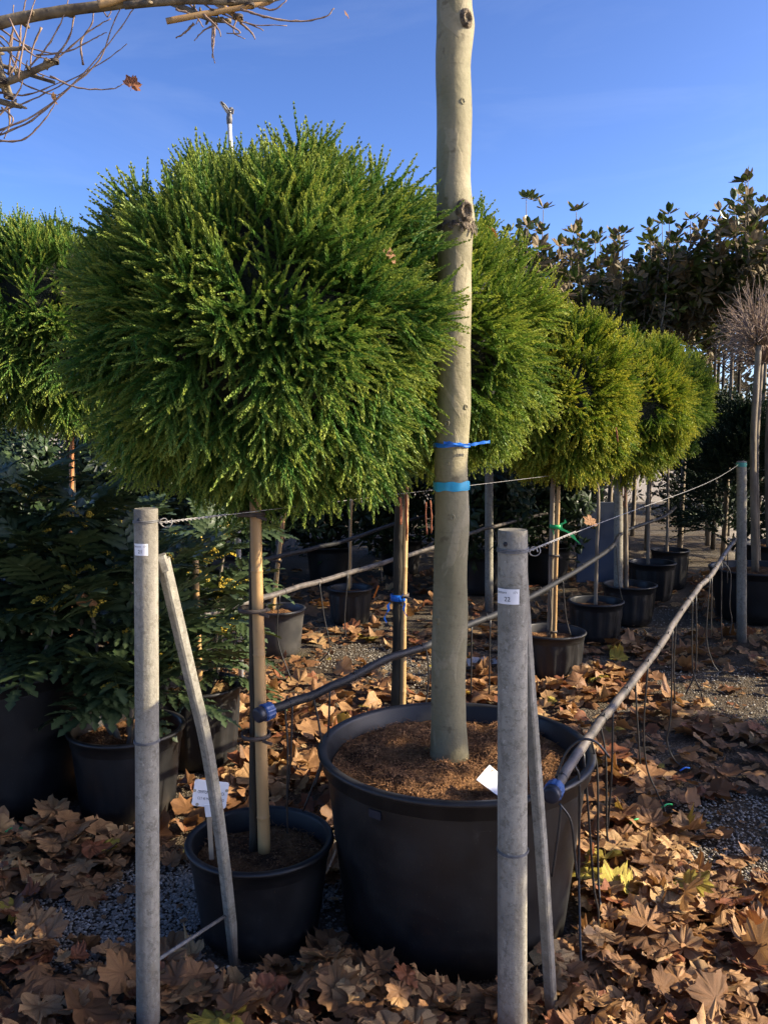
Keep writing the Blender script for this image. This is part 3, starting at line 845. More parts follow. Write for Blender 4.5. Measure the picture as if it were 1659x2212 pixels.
band('ribbon', 'bright blue ribbon knotted around the plane trunk with a loose tail', 962, 0.010, M['blue_ribbon'], 'ribbon',
     [[at(993, 961, 2.465), at(1020, 961, 2.47), at(1040, 957, 2.48), at(1058, 955, 2.49)], [at(993, 961, 2.465), at(975, 958, 2.46), at(958, 957, 2.465)]])
cards = [at(1057, 1652, 2.30), at(1100, 1690, 2.28), at(1074, 1718, 2.22), at(1029, 1684, 2.24)]
ct = thing('plant_label', 'white plastic card lying tilted on the soil of the largest pot', 'plant label', cards[3])
m = MB(); nrm = (cards[1] - cards[0]).cross(cards[3] - cards[0]).normalized() * 0.0012
m.add(cards + [p + nrm for p in cards], [(0, 1, 2, 3), (7, 6, 5, 4), (0, 4, 5, 1), (1, 5, 6, 2), (2, 6, 7, 3), (3, 7, 4, 0)], False); m.build('card', M['white_plastic'], ct)
m = MB(); q = cards[0].lerp(cards[1], 0.25).lerp(cards[3], 0.15) - nrm * 0.8; m.lathe([(0.006, 0), (0.006, 0.001)], 12, q, close=True); m.build('punched_hole', M['worn_spot'], ct)

# ------------------------------------------------------------------ round headed conifers on stems
def tree_pot(label, px, pybase, r, h, ribs=14, soil='soil', mat='pot', Yc=None):
    g = gp(px, pybase); c = Vector((0, g.y + r * 0.82, 0)) if Yc is None else Vector((0, Yc, 0))
    c.x = (px - CX) / FPX * c.y * 1.0
    d = ray(px, 1400); c.x = d.x / d.y * c.y
    nursery_pot(c, r, h, label, ribs, soil, mat=mat); return c
def rubber_tie(parent, p, r, mat=None):
    m = MB(); m.lathe([(r, -0.006), (r + 0.003, -0.006), (r + 0.003, 0.006), (r, 0.006)], 20, p); m.prism(Vector(p) + Vector((r * 0.6, -r, -0.004)), Vector(p) + Vector((r + 0.012, -r - 0.004, -0.012)), 0.008, 0.004)
    m.build('rubber_tie', mat or M['rubber'], parent)
def bamboo(label, a, b, r, ties=(), mat='bamboo'):
    a, b = Vector(a), Vector(b); t = thing('bamboo_stake', label, 'stake', (a.x, a.y, a.z), 'bamboo stakes beside stems')
    L = (b - a).length; npt = max(6, int(L / 0.03)); P = []; Q = []
    node = 0.24; off = random.uniform(0.02, 0.2)
    zs = sorted(set([i / npt * L for i in range(npt + 1)] + [z for k in range(int(L / node) + 1) for z in (off + k * node - 0.004, off + k * node, off + k * node + 0.004) if 0 < z < L]))
    for z in zs:
        P.append(a + (b - a) * (z / L) + Vector((0.0025 * hnoise(z * 3, r * 100), 0.002 * hnoise(z * 3, 9), 0)))
        near = min(abs(z - (off + k * node)) for k in range(int(L / node) + 2)); Q.append(r * (1.0 - 0.12 * z / L) * (1.10 if near < 0.001 else 1.0))
    m = MB(); m.tube(P, Q, 12); m.build('cane', M[mat], t)
    for f in ties:
        rubber_tie(t, a + (b - a) * f + Vector((-r * 0.9, 0.008, 0)), r * 2.2)
    return t
def standard(label, potc, h, base, top, c, rr, nb, ns, tpl, mat, seed, r0=0.018, bark='bark_dark', scale=1.0, back=0.6, lump=0.13):
    t = thing('conifer_tree', label, 'tree', (potc.x, potc.y, h - 0.05), 'round headed conifers on bare stems')
    trunk_mesh(t, [base, Vector(base).lerp(Vector(top), 0.5), top, Vector(c)], r0, r0 * 0.7, M[bark])
    ball_crown(t, c, rr[0], rr[1], rr[2], nb, ns, tpl, M[mat], seed, scale, back, 0.17, lump)
    return t

# A : nearest
YA = 2.43
cA = Vector((at(562, 1810, YA).x, YA, 0)); nursery_pot(cA, 0.211, 0.28, 'small black pot of the nearest round conifer, with white plant sign', crumbs=900, depth=0.06)
tA = standard('large deep green round conifer nearest the camera above the small pot', cA, 0.28, at(550, 1835, YA), at(549, 1150, YA), at(575, 728, YA + .04), (0.540, 0.53, 0.555), 105, 2400, SPRAY_HI, 'crypto_deep', 3, 0.016, back=0.5, lump=.13)
bamboo('thick bamboo stake beside the stem of the nearest round conifer', at(571, 1840, YA - .035), at(552, 1075, YA - .015), 0.0182, (0.335, 0.69, 0.955))
# B
YB = 3.25
cB = Vector((at(866, 1600, YB).x, YB, 0)); nursery_pot(cB, 0.20, 0.30, 'black pot mostly hidden behind the largest pot', 14)
tB = standard('fresh green round conifer just behind the plane trunk', cB, 0.3, at(858, 1570, YB - .02), at(864, 1100, YB), at(888, 750, YB + .02), (0.545, 0.54, 0.56), 90, 1500, SPRAY_MID, 'crypto_green', 5, 0.025, back=0.45, lump=.13)
bamboo('sunlit bamboo stake tied to the mossy stem behind the largest pot', at(868, 1570, YB - .04), at(877, 1050, YB), 0.0125, (0.55,))
# C
cC = tree_pot('ribbed black pot at the sunlit leaves, stem with green ribbon', 1190, 1478, 0.20, 0.28)
tC = standard('golden green round conifer with green ribbon on its stem', cC, 0.28, at(1187, 1385, cC.y), at(1193, 1080, cC.y), at(1203, 862, cC.y + 0.03), (0.475, 0.47, 0.545), 80, 1500, SPRAY_LO, 'crypto_gold', 8, 0.018, 'bark_grey', back=0.4)
bamboo('split bamboo stake beside the stem carrying the green ribbon', at(1196, 1380, cC.y - 0.03), at(1206, 1050, cC.y - 0.03), 0.013, (0.05, 0.55), 'bamboo')
# D
cD = tree_pot('ribbed black pot second in the row behind the sunlit leaves', 1284, 1393, 0.19, 0.28)
tD = standard('golden green conifer half hidden between the two yellowest crowns', cD, 0.28, at(1286, 1310, cD.y), at(1291, 1060, cD.y), at(1272, 905, cD.y + 0.02), (0.32, 0.34, 0.36), 60, 600, SPRAY_LO, 'crypto_gold', 9, 0.014, 'bark_grey', back=0.4)
# E
cE = tree_pot('dark ribbed pot third in the row, right of the bare concrete post', 1356, 1355, 0.20, 0.30)
tE = standard('yellowest round conifer, golden crown right of the nearer golden one', cE, 0.30, at(1352, 1275, cE.y), at(1351, 1050, cE.y), at(1357, 880, cE.y + 0.02), (0.500, 0.50, 0.585), 80, 1200, SPRAY_LO, 'crypto_gold', 10, 0.018, 'bark_grey', back=0.4)
# F
cF = tree_pot('wide dark pot fourth in the row behind the drip pipe', 1402, 1302, 0.20, 0.33)
tF = standard('green round conifer whose edge shows behind the yellowest crown', cF, 0.33, at(1399, 1225, cF.y), at(1400, 1040, cF.y), at(1408, 878, cF.y + 0.02), (0.485, 0.48, 0.52), 80, 1000, SPRAY_LO, 'crypto_green', 11, 0.017, 'bark_grey', back=0.4)
# G
cG = tree_pot('dark pot last in the row, a dappled light spot on its side', 1440, 1275, 0.175, 0.36)
tG = standard('farthest small round conifer of the golden row', cG, 0.36, at(1440, 1205, cG.y), at(1442, 1040, cG.y), at(1446, 850, cG.y + 0.02), (0.40, 0.4, 0.46), 60, 400, SPRAY_LO, 'crypto_green', 12, 0.015, 'bark_grey', back=0.3)
# L, behind the mahonias
cL = Vector((at(150, 1000, 4.4).x, 4.4, 0)); nursery_pot(cL, 0.21, 0.27, 'black pot hidden behind the mahonia shrubs', 14)
tL = standard('dark round conifer on the left behind the mahonia shrubs', cL, 0.27, at(152, 1500, 4.4), at(155, 1000, 4.4), at(112, 716, 4.4), (0.575, 0.55, 0.59), 85, 1500, SPRAY_MID, 'crypto_deep', 13, 0.018, back=0.4)
bamboo('sunlit orange cane below the dark conifer on the left', at(152, 1500, 4.36), at(157, 880, 4.36), 0.0125, (), 'bamboo_orange')
# two standards of the row behind
c1 = tree_pot('grey faded pot with leaning cane, behind the nearest stem', 600, 1422, 0.185, 0.30, 0, mat='pot_grey')
t1 = standard('round conifer hidden behind the nearest crown, leaning cane', c1, 0.30, at(592, 1315, c1.y), at(610, 1120, c1.y), at(640, 900, c1.y + 0.02), (0.46, 0.44, 0.46), 60, 450, SPRAY_LO, 'crypto_green', 14, 0.014, 'bark_grey')
bamboo('leaning bamboo stake in the grey faded pot', at(588, 1318, c1.y - 0.06), at(618, 1080, c1.y - 0.04), 0.015, (0.45,))
c2 = tree_pot('ribbed dark pot with orange marker at its rim', 757, 1352, 0.17, 0.27, 14)
t2 = standard('small round conifer in the pot with the orange marker', c2, 0.27, at(756, 1270, c2.y), at(757, 1100, c2.y), at(757, 880, c2.y + 0.02), (0.45, 0.44, 0.46), 60, 450, SPRAY_LO, 'crypto_green', 15, 0.014, 'bark_grey')
bamboo('thin bamboo stake in the pot with the orange marker', at(753, 1275, c2.y - 0.04), at(760, 1080, c2.y - 0.04), 0.010, ())
m = MB(); m.prism(at(807, 1292, c2.y - 0.05), at(818, 1265, c2.y - 0.05), 0.013, 0.004); tag(m.build('plant_marker', M['orange']), 'orange plastic marker leaning at the rim of a dark ribbed pot', 'plant marker')
# hanging rusty sprigs
for px, py, ln, Y in ((860, 1080, 60, 3.15), (925, 1085, 70, 3.05), (878, 1060, 110, 3.15), (607, 1120, 60, 5.5), (1345, 1055, 45, 6.4), (1330, 930, 25, 4.6)):
    par = tB if Y < 3.6 else (t1 if Y < 5.6 and px < 700 else (tC if Y < 5 else tE))
    m = MB(); a = at(px, py, Y); e = at(px + 2, py + ln, Y)
    for k in range(2):
        o = Vector((random.uniform(-.012, .012), random.uniform(-.012, .012), random.uniform(0, .03)))
        m.tube(smooth_path([a + o, a.lerp(e, .5) + o * 1.4, e + o], 4), [0.0030 + 0.0012 * math.sin(i * 2.0) for i in range(9)], 5)
    m.build('dead_sprig', M['dry_sprig'], par)

# ribbons on stems
def ribbon_on(label, p, r, mat, tails):
    t = thing('ribbon', label, 'ribbon', p); m = MB(); m.lathe([(r, -0.012), (r + 0.003, -0.012), (r + 0.003, 0.012), (r, 0.012)], 20, p); m.build('band', mat, t)
    for e in tails:
        q = MB(); E = smooth_path(e, 5); V = []; F = []
        for i, x in enumerate(E): V += [x + Vector((0.006 * math.cos(i), 0, 0.009)), x - Vector((0.006 * math.cos(i), 0, 0.009))]
        q.add(V, [(2 * i, 2 * i + 2, 2 * i + 3, 2 * i + 1) for i in range(len(E) - 1)]); q.build('ribbon_tail', mat, t)
yC = cC.y - 0.04
ribbon_on('bright green ribbon tied on the stem of a golden conifer', at(1200, 1137, cC.y - 0.01), 0.034, M['green_ribbon'], [[at(1206, 1137, yC), at(1215, 1132, yC), at(1222, 1125, yC)], [at(1208, 1140, yC), at(1230, 1152, yC), at(1252, 1174, yC)], [at(1196, 1140, yC), at(1194, 1155, yC)]])
yB = 3.19
ribbon_on('blue ribbon tied on the mossy stem behind the largest pot', at(861, 1290, 3.24), 0.0285, M['blue_ribbon'], [[at(868, 1286, yB), at(872, 1305, yB), at(876, 1328, yB)], [at(862, 1290, yB), at(866, 1310, yB)], [at(845, 1300, yB + .02), at(836, 1320, yB + .02), at(832, 1342, yB + .02)]])

# white plant sign in the near pot
corners = [at(422, 1683, 2.34), at(496, 1691, 2.36), at(488, 1748, 2.36), at(414, 1740, 2.34)]
sg = thing('plant_sign', 'white plastic plant sign on a peg in the small pot', 'plant sign', at(458, 1845, 2.36))
m = MB(); ex = (corners[1] - corners[0]); ey = (corners[3] - corners[0]); nn = ex.cross(ey).normalized(); nn = nn if nn.y > 0 else -nn
ring = []
for cx_, cy_, a0 in ((0.08, 0.1, 180), (0.92, 0.1, 270), (0.92, 0.9, 0), (0.08, 0.9, 90)):
    for k in range(5):
        a = R(a0 + 90 * k / 4); ring.append(corners[0] + ex * (cx_ + 0.08 * math.cos(a)) + ey * (cy_ + 0.1 * math.sin(a)))
n = len(ring); m.add(ring + [p + nn * 0.002 for p in ring], [tuple(range(n)), tuple(range(2 * n - 1, n - 1, -1))] + [(k, (k + 1) % n, n + (k + 1) % n, n + k) for k in range(n)], False)
board = m.build('board', M['white_plastic'], sg)
for body, u, v, sz in (('CRYPTOMERIA JAPONICA', 0.13, 0.50, 0.0105), ('CLT 45 MEZZO FUSTO', 0.14, 0.73, 0.0085)):
    me = digits(None, 'lettering', body, sz, None, 0, 0, 0, 'LEFT')
    wtx = max(v2.co.x for v2 in me.vertices); exn = ex.normalized(); eyn = ey.normalized(); k = min(1.0, ex.length * 0.78 / wtx)
    for v2 in me.vertices: v2.co = corners[0] + ex * u + ey * v + exn * v2.co.x * k - eyn * v2.co.y * 1.25 - nn * 0.0012
    me.materials.clear(); me.materials.append(M['ink']); o = bpy.data.objects.new('lettering', me); COL.objects.link(o); o.parent = board; o.location = (0, 0, 0)
for u, v in ((0.03, 0.42), (0.96, 0.30), (0.16, 0.93), (0.50, 0.97)):
    q = corners[0] + ex * u + ey * v - nn * 0.001; mm = MB(); V = [q + (ex.normalized() * math.cos(k * .6283) + ey.normalized() * math.sin(k * .6283)) * 0.0048 for k in range(10)]
    mm.add(V, [tuple(range(10))], False); o = mm.build('worn_spot', M['worn_spot'], board, False)
for o in list(board.children): o.location = (0, 0, 0)
m = MB(); m.prism(at(451, 1742, 2.356), at(458, 1856, 2.356), 0.013, 0.005); m.build('peg', M['wood'], sg)
m = MB(); m.prism(at(449, 1738, 2.347), at(452, 1764, 2.349), 0.018, 0.004); m.build('clip', M['white_plastic'], sg)

# ------------------------------------------------------------------ irrigation pipes
def pipe(label, pts, r, mat, tubes, cap=None, clips=True):
    P = smooth_path(pts, 8); t = thing('irrigation_pipe', label, 'pipe', P[0]); m = MB()
    P2 = [p + Vector((0, 0, 0.006 * hnoise(i * 0.35, r * 300))) for i, p in enumerate(P)]
    m.tube(P2, r, 16); m.build('hose', M[mat], t)
    if clips:
        q = MB()
        L = 0; step = 0.30; nextc = 0.1
        for i in range(len(P2) - 1):
            L += (P2[i + 1] - P2[i]).length
            if L > nextc:
                nextc = L + step * random.uniform(0.6, 1.5); d = (P2[i + 1] - P2[i]).normalized()
                q.tube([P2[i] - d * 0.0018, P2[i] + d * 0.0018], r * 1.1, 14)
                s = P2[i] + Vector((random.choice((-1, 1)) * r * 0.3, -r * 0.5, r)); q.tube([s, s + Vector((0.003, -0.002, 0.009))], 0.0022, 6)
        tag(q.build('clip', M['tube'], t), kind='stuff')
    for e in tubes:
        q = MB(); q.tube(smooth_path(e, 7), 0.0033, 6); q.build('drip_tube', M['tube'], t)
    if cap:
        d = (P[0] - P[1]).normalized(); k = 20
        q = MB(); V = []
        prof_ = [(-0.012, r * 1.05), (-0.009, r * 1.65), (0.018, r * 1.78), (0.022, r * 1.55)]
        a = d.orthogonal().normalized(); b2 = d.cross(a)
        for z, rr in prof_:
            for j in range(k * 2):
                an = math.pi * j / k; rj = rr * (1.05 if (j // 2) % 2 else 1.0)
                V.append(P[0] + d * (z - 0.01) + (a * math.cos(an) + b2 * math.sin(an)) * rj)
        n2 = k * 2
        q.add(V, [(i * n2 + j, i * n2 + (j + 1) % n2, (i + 1) * n2 + (j + 1) % n2, (i + 1) * n2 + j) for i in range(3) for j in range(n2)] + [tuple(range(n2))], False)
        q.build('collar', M['blue_plastic'], t)
        q = MB(); q.tube([P[0] + d * 0.009, P[0] + d * 0.030, P[0] + d * 0.0335, P[0] + d * 0.034], [r * 1.62, r * 1.58, r * 1.40, r * 0.9], 20); q.build('end_cap', M['cap_dark'], t)
    return t
def yy2(py): return 0.988 / (math.tan(math.atan((py - CY) / FPX) + PITCH) + 0.04)
def hang(pts, Y, dy=0.0):
    n = len(pts); return [on_ground(a, b2, Y + dy * i / max(1, n - 1)) for i, (a, b2) in enumerate(pts)]
p2 = [(1196, 1708), (1231, 1652), (1267, 1600), (1299, 1555), (1335, 1511), (1395, 1435), (1432, 1384), (1459, 1339), (1499, 1283), (1511, 1266), (1535, 1243), (1555, 1211), (1587, 1165)]
t2s = [[(1208, 1736), (1232, 1772), (1240, 1832), (1246, 1897)], [(1242, 1655), (1251, 1696), (1250, 1897), (1256, 2138)], [(1260, 1625), (1272, 1776), (1282, 1917), (1292, 1977), (1280, 2049), (1244, 2097)],
       [(1276, 1595), (1290, 1676), (1292, 1897), (1308, 2057)], [(1296, 1565), (1308, 1640), (1310, 1790), (1314, 1817)], [(1324, 1530), (1320, 1676), (1312, 1790)],
       [(1200, 1680), (1224, 1624), (1256, 1598), (1288, 1604), (1316, 1636)], [(1212, 1740), (1203, 1820), (1192, 1893)],
       [(1399, 1435), (1390, 1567), (1396, 1656), (1420, 1716), (1436, 1756), (1424, 1788), (1380, 1800)], [(1371, 1470), (1376, 1560), (1382, 1650)],
       [(1452, 1355), (1448, 1540), (1440, 1600), (1455, 1640), (1477, 1657)], [(1460, 1345), (1455, 1430), (1457, 1520)], [(1495, 1290), (1495, 1440), (1512, 1490), (1517, 1518)],
       [(1503, 1285), (1502, 1440), (1480, 1500)], [(1533, 1248), (1525, 1370), (1536, 1425), (1552, 1452)], [(1537, 1245), (1535, 1375)], [(1558, 1215), (1557, 1340), (1559, 1392)],
       [(1556, 1208), (1577, 1238), (1575, 1305), (1580, 1340), (1575, 1370)], [(1571, 1195), (1570, 1260)]]
pipe('black drip pipe with blue end beside post 22, running up to the right', [at(a, b2, yy2(b2)) for a, b2 in p2], 0.0138, 'pipe_sunlit', [hang(e, yy2(min(1710, e[0][1])) + (0.01 if i != 6 else -0.03)) for i, e in enumerate(t2s)], True)
def yy1(px, py): return {1149: 6.6, 1115: 7.6, 1095: 8.4}.get(py) or ylevel(py, 0.69)
p1 = [(575, 1538), (600, 1528), (715, 1485), (835, 1424), (931, 1391), (1009, 1351), (1071, 1327), (1143, 1291), (1187, 1267), (1315, 1187), (1347, 1149), (1435, 1115), (1459, 1095)]
t1s = [[(615, 1522), (622, 1618), (620, 1715), (622, 1800)], [(632, 1518), (628, 1640), (618, 1745)], [(676, 1500), (690, 1570), (697, 1640), (680, 1700)], [(713, 1488), (708, 1590), (690, 1660), (655, 1752)],
       [(920, 1395), (926, 1465), (915, 1550)], [(1019, 1347), (1017, 1500)], [(1059, 1332), (1056, 1500)], [(1186, 1268), (1190, 1330), (1185, 1375)], [(1215, 1250), (1222, 1330), (1232, 1372)], [(1330, 1175), (1336, 1260), (1345, 1300)]]
pipe('black drip pipe with blue end tied to the nearest conifer stem', [at(a, b2, yy1(a, b2) if b2 != 1538 else 2.36) for a, b2 in p1], 0.0138, 'pipe', [hang(e, min(6.5, yy1(*e[0]))) for e in t1s], True)
def yy3(py): return ylevel(py, 0.70)
p3 = [(380, 1346), (498, 1312), (648, 1268), (757, 1237), (848, 1209), (935, 1183), (1019, 1151), (1064, 1138), (1179, 1109), (1236, 1091)]
t3s = [[(519, 1308), (512, 1358), (500, 1418), (478, 1450)], [(605, 1282), (600, 1380), (630, 1470)], [(752, 1240), (745, 1330), (748, 1380)], [(690, 1258), (700, 1330), (712, 1400), (690, 1430)], [(822, 1217), (826, 1260)], [(870, 1200), (866, 1290)], [(1064, 1138), (1072, 1170), (1056, 1190)]]
pipe('sunlit grey drip pipe behind the nearest stem and post 21', [at(a, b2, yy3(b2)) for a, b2 in p3], 0.014, 'pipe_sunlit', [hang(e, min(6.8, yy3(e[0][1]))) for e in t3s])
pipe('dark thin drip pipe in the shaded row farthest back', [at(a, b2, ylevel(b2, 0.72)) for a, b2 in [(470, 1233), (580, 1207), (693, 1181), (760, 1164), (848, 1133), (960, 1105)]], 0.014, 'pipe', [])

# wires between the posts
def wire(label, pts, twist, r=0.0010):
    t = thing('tension_wire', label, 'wire', pts[0]); m = MB(); m.tube(pts, r, 6); m.build('strand', M['wire'], t)
    if twist:
        a, b2 = twist; q = MB(); d = (b2 - a); dn = d.normalized(); u = dn.orthogonal().normalized(); v = dn.cross(u); n = 60
        for ph in (0, math.pi): q.tube([a + d * (i / n) + (u * math.cos(i * 0.9 + ph) + v * math.sin(i * 0.9 + ph)) * 0.0024 for i in range(n + 1)], 0.0011, 5)
        e = a + Vector((0.01, -0.004, 0)); q.tube([e + Vector((0.011 * math.cos(i * .55), 0.004 * math.sin(i), 0.011 * math.sin(i * .55))) + dn * 0.0016 * i for i in range(14)], 0.0013, 5)
        q.build('twisted_end', M['wire'], t)
    return t
w0 = at(1140, 1192, 1.90); w1 = at(1595, 1003, TR.y)
wire('steel wire from post 22 up to the teal banded post on the right', [w0.lerp(w1, s) + Vector((0, 0, -0.05 * math.sin(math.pi * s) * s)) for s in np.linspace(0, 1, 14)], (w0, w0.lerp(w1, 0.085)))
w0 = at(343, 1130, 1.95); w1 = at(1335, 1010, TE.y)
wire('steel wire from post 21 passing behind the plane trunk', [w0.lerp(w1, s) for s in np.linspace(0, 1, 10)], (w0, w0.lerp(w1, 0.05)))

# ------------------------------------------------------------------ mahonia shrubs
def mahonia_leaf(seed):
    r = random.Random(seed); V = []; F = []; A = []
    L = 0.30; npair = 7
    def axis(s): return Vector((0, L * s, 0.05 * math.sin(s * 1.9) - 0.075 * s * s))
    def leaflet(base, d, l, w):
        nonlocal V, F, A
        up = Vector((0, 0, 1)); side = d.cross(up).normalized()
        b = len(V); out = []
        teeth = 4
        for sgn in (1, -1):
            row = []
            for k in range(teeth):
                s = (k + 0.55) / (teeth + 0.3)
                wd = w * (math.sin(math.pi * min(1, s * 0.82 + 0.12)) ** 0.8)
                row.append((s - 0.07, wd * 0.72, sgn)); row.append((s + 0.05, wd * 1.25, sgn))
            out.append(row)
        mid = [base + d * l * s + up * (-0.18 * l * s * s) for s in (0, 0.33, 0.66, 1.08)]
        V += mid; A += [1, 1, 1, 1]
        for row in out:
            ids = []
            for s, wd, sgn in row:
                V.append(base + d * l * s + side * sgn * wd + up * (0.28 * wd - 0.18 * l * s * s + r.uniform(-.002, .003))); A.append(0); ids.append(len(V) - 1)
            chain = [b] + ids + [b + 3]
            mids = [b, b, b + 1, b + 1, b + 1, b + 2, b + 2, b + 2, b + 3]
            for k in range(len(chain) - 1):
                mk = mids[k]
                tri = (mk, chain[k], chain[k + 1])
                if len(set(tri)) == 3: F.append(tri if sgn > 0 else tri[::-1])
                if k + 1 < len(mids) and mids[k + 1] != mk and len({mk, chain[k + 1], mids[k + 1]}) == 3:
                    tri = (mk, chain[k + 1], mids[k + 1]); F.append(tri if sgn > 0 else tri[::-1])
    for k in range(npair):
        s = 0.16 + 0.74 * k / (npair - 1); p = axis(s)
        for sg in (1, -1):
            a = R(62 - 14 * s + r.uniform(-8, 8)); d = Vector((sg * math.sin(a), math.cos(a), r.uniform(-0.15, 0.15))).normalized()
            leaflet(p, d, 0.085 * (0.78 + 0.5 * math.sin(math.pi * s)) , 0.0175)
    leaflet(axis(0.98), Vector((0, 1, -0.2)).normalized(), 0.085, 0.02)
    bq = MB(); bq.tube([axis(s) for s in (0, .25, .5, .75, 1)], [.003, .0026, .0022, .0018, .0012], 4)
    b = len(V); V += [Vector(p) for p in bq.v]; A += [1] * len(bq.v)
    for f in bq.f:
        if len(f) == 4: F += [(f[0] + b, f[1] + b, f[2] + b), (f[0] + b, f[2] + b, f[3] + b)]
    return np_mesh('leaf', np.array([tuple(p) for p in V]), np.array(F), {'vein': np.array(A) * 0.55})
MAHO = [mahonia_leaf(i) for i in range(4)]
for me in MAHO: me.materials.append(M['mahonia_leaf'])
def flower_mesh(seed):
    r = random.Random(seed); m = MB(); P = smooth_path([(0, 0, 0), (0.008, 0.0, 0.06), (0.022, 0, 0.11), (0.05, 0, 0.135)], 4)
    m.tube(P, 0.0016, 4)
    for p in P:
        for k in range(4):
            a = r.random() * 6.28; q = p + Vector((math.cos(a), math.sin(a), r.uniform(-.4, .4))) * 0.0075; e = 0.0042
            m.add([q + Vector((e, 0, 0)), q + Vector((-e, 0, 0)), q + Vector((0, e, 0)), q + Vector((0, -e, 0)), q + Vector((0, 0, e)), q + Vector((0, 0, -e))], [(0, 2, 4), (2, 1, 4), (1, 3, 4), (3, 0, 4), (2, 0, 5), (1, 2, 5), (3, 1, 5), (0, 3, 5)], False)
    me = bpy.data.meshes.new('flower_spike'); me.from_pydata(m.v, [], m.f); me.materials.append(M['yellow_flower']); return me
FLOW = [flower_mesh(i) for i in range(2)]
def frame(d, roll=0.0):
    d = d.normalized(); x = d.cross(Vector((0, 0, 1))); x = x.normalized() if x.length > 1e-3 else Vector((1, 0, 0)); z = x.cross(d)
    return Matrix((x, d, z)).transposed()
def mahonia(label, c, z0, stems, seed, flowers=4, nl=13, size=1.0):
    r = random.Random(seed); t = thing('mahonia_shrub', label, 'shrub', (c.x, c.y, z0), 'mahonia shrubs in pots')
    for dx, dy, h in stems:
        top = Vector((c.x + dx, c.y + dy, z0 + h)); base = Vector((c.x + dx * 0.2, c.y + dy * 0.2, z0 - 0.03))
        m = MB(); pts = smooth_path([base, base.lerp(top, .5) + Vector((dx * 0.15, dy * .15, -0.02)), top], 5); m.tube(pts, [0.012 - 0.0005 * i for i in range(len(pts))], 7); m.build('stem', M['bark_grey'], t)
        levels = max(1, int(h / 0.14))
        for lv in range(levels):
            f = 1.0 - lv * 0.14 / h if h > 0.2 else 1.0
            if f < 0.38: continue
            n = max(6, nl - 3) if lv == 0 else max(4, nl - 7)
            cpos = pts[min(len(pts) - 1, int(f * (len(pts) - 1)))]
            for k in range(n):
                a = 2.4 * k + lv + r.random(); e = (r.uniform(0.05, 0.95) if lv == 0 else r.uniform(-0.35, 0.35))
                d = Vector((math.cos(a) * math.cos(e), math.sin(a) * math.cos(e), math.sin(e)))
                o = bpy.data.objects.new('leaf', r.choice(MAHO)); COL.objects.link(o); o.parent = t
                sc = size * r.uniform(0.80, 1.15)
                mt = frame(d).to_4x4(); mt = mt @ Matrix.Rotation(r.uniform(-.35, .35), 4, 'Y') @ Matrix.Scale(sc, 4); mt.translation = cpos - Vector((c.x, c.y, z0)) + Vector((0, 0, r.uniform(-.03, .02)))
                o.matrix_basis = mt
        for k in range(flowers):
            a = k * 6.283 / max(1, flowers) + r.random(); o = bpy.data.objects.new('flower_spike', FLOW[k % 2]); COL.objects.link(o); o.parent = t
            mt = Matrix.Rotation(a, 4, 'Z') @ Matrix.Rotation(r.uniform(0.3, 1.0), 4, 'Y') @ Matrix.Scale(r.uniform(0.8, 1.2), 4); mt.translation = top - Vector((c.x, c.y, z0)) + Vector((0, 0, 0.0)); o.matrix_basis = mt
    return t
q1 = Vector((-1.52, 3.36, 0)); nursery_pot(q1, 0.33, 0.55, 'tall black pot at the left edge with dappled light on its side', 0, seg=64)
q2 = Vector((at(278, 1700, 3.25).x, 3.25, 0)); nursery_pot(q2, 0.218, 0.33, 'black pot of the mahonia just left of post 21', 0, 'soil', crumbs=700)
q3 = Vector((at(432, 1600, 3.75).x, 3.75, 0)); nursery_pot(q3, 0.19, 0.35, 'black pot with straw coloured mulch just right of post 21', 14, 'soil_moss', crumbs=500)
mahonia('tall dark mahonia shrub at the left edge of the picture', q1, 0.50, [(-0.15, -0.1, 0.58), (0.16, -0.12, 0.50), (0.05, 0.15, 0.69), (-0.1, 0.1, 0.40), (0.33, 0.05, 0.60), (0.3, -0.22, 0.32), (0.05, -0.25, 0.24)], 1, 5)
mahonia('mahonia shrub with low sunlit leaves just left of post 21', q2, 0.28, [(-0.10, -0.05, 0.50), (0.10, -0.02, 0.40), (0.0, 0.12, 0.62), (-0.12, 0.0, 0.24), (0.06, -0.12, 0.21), (0.16, 0.06, 0.27), (-0.2, 0.05, 0.64)], 2, 5, 12)
mahonia('mahonia shrub with yellow flowers around a cane right of post 21', q3, 0.30, [(-0.08, 0.0, 0.53), (0.10, -0.02, 0.44), (0.02, 0.1, 0.58), (0.12, -0.04, 0.29), (-0.14, -0.05, 0.34)], 3, 6, 9, 0.9)
mahonia('dark mahonia shrub in the shade behind the nearest conifer', Vector((-1.15, 4.6, 0)), 0.3, [(-0.1, 0, 0.56), (0.15, 0, 0.48), (0.3, 0, 0.60), (-0.3, 0.1, 0.64)], 4, 3, 10)
nursery_pot(Vector((-1.15, 4.6, 0)), 0.2, 0.3, 'black pot in the shade behind the three mahonias', 0)
bamboo('pale bamboo stake standing in the flowering mahonia', at(430, 1475, 3.62), at(423, 1211, 3.60), 0.0155, ())

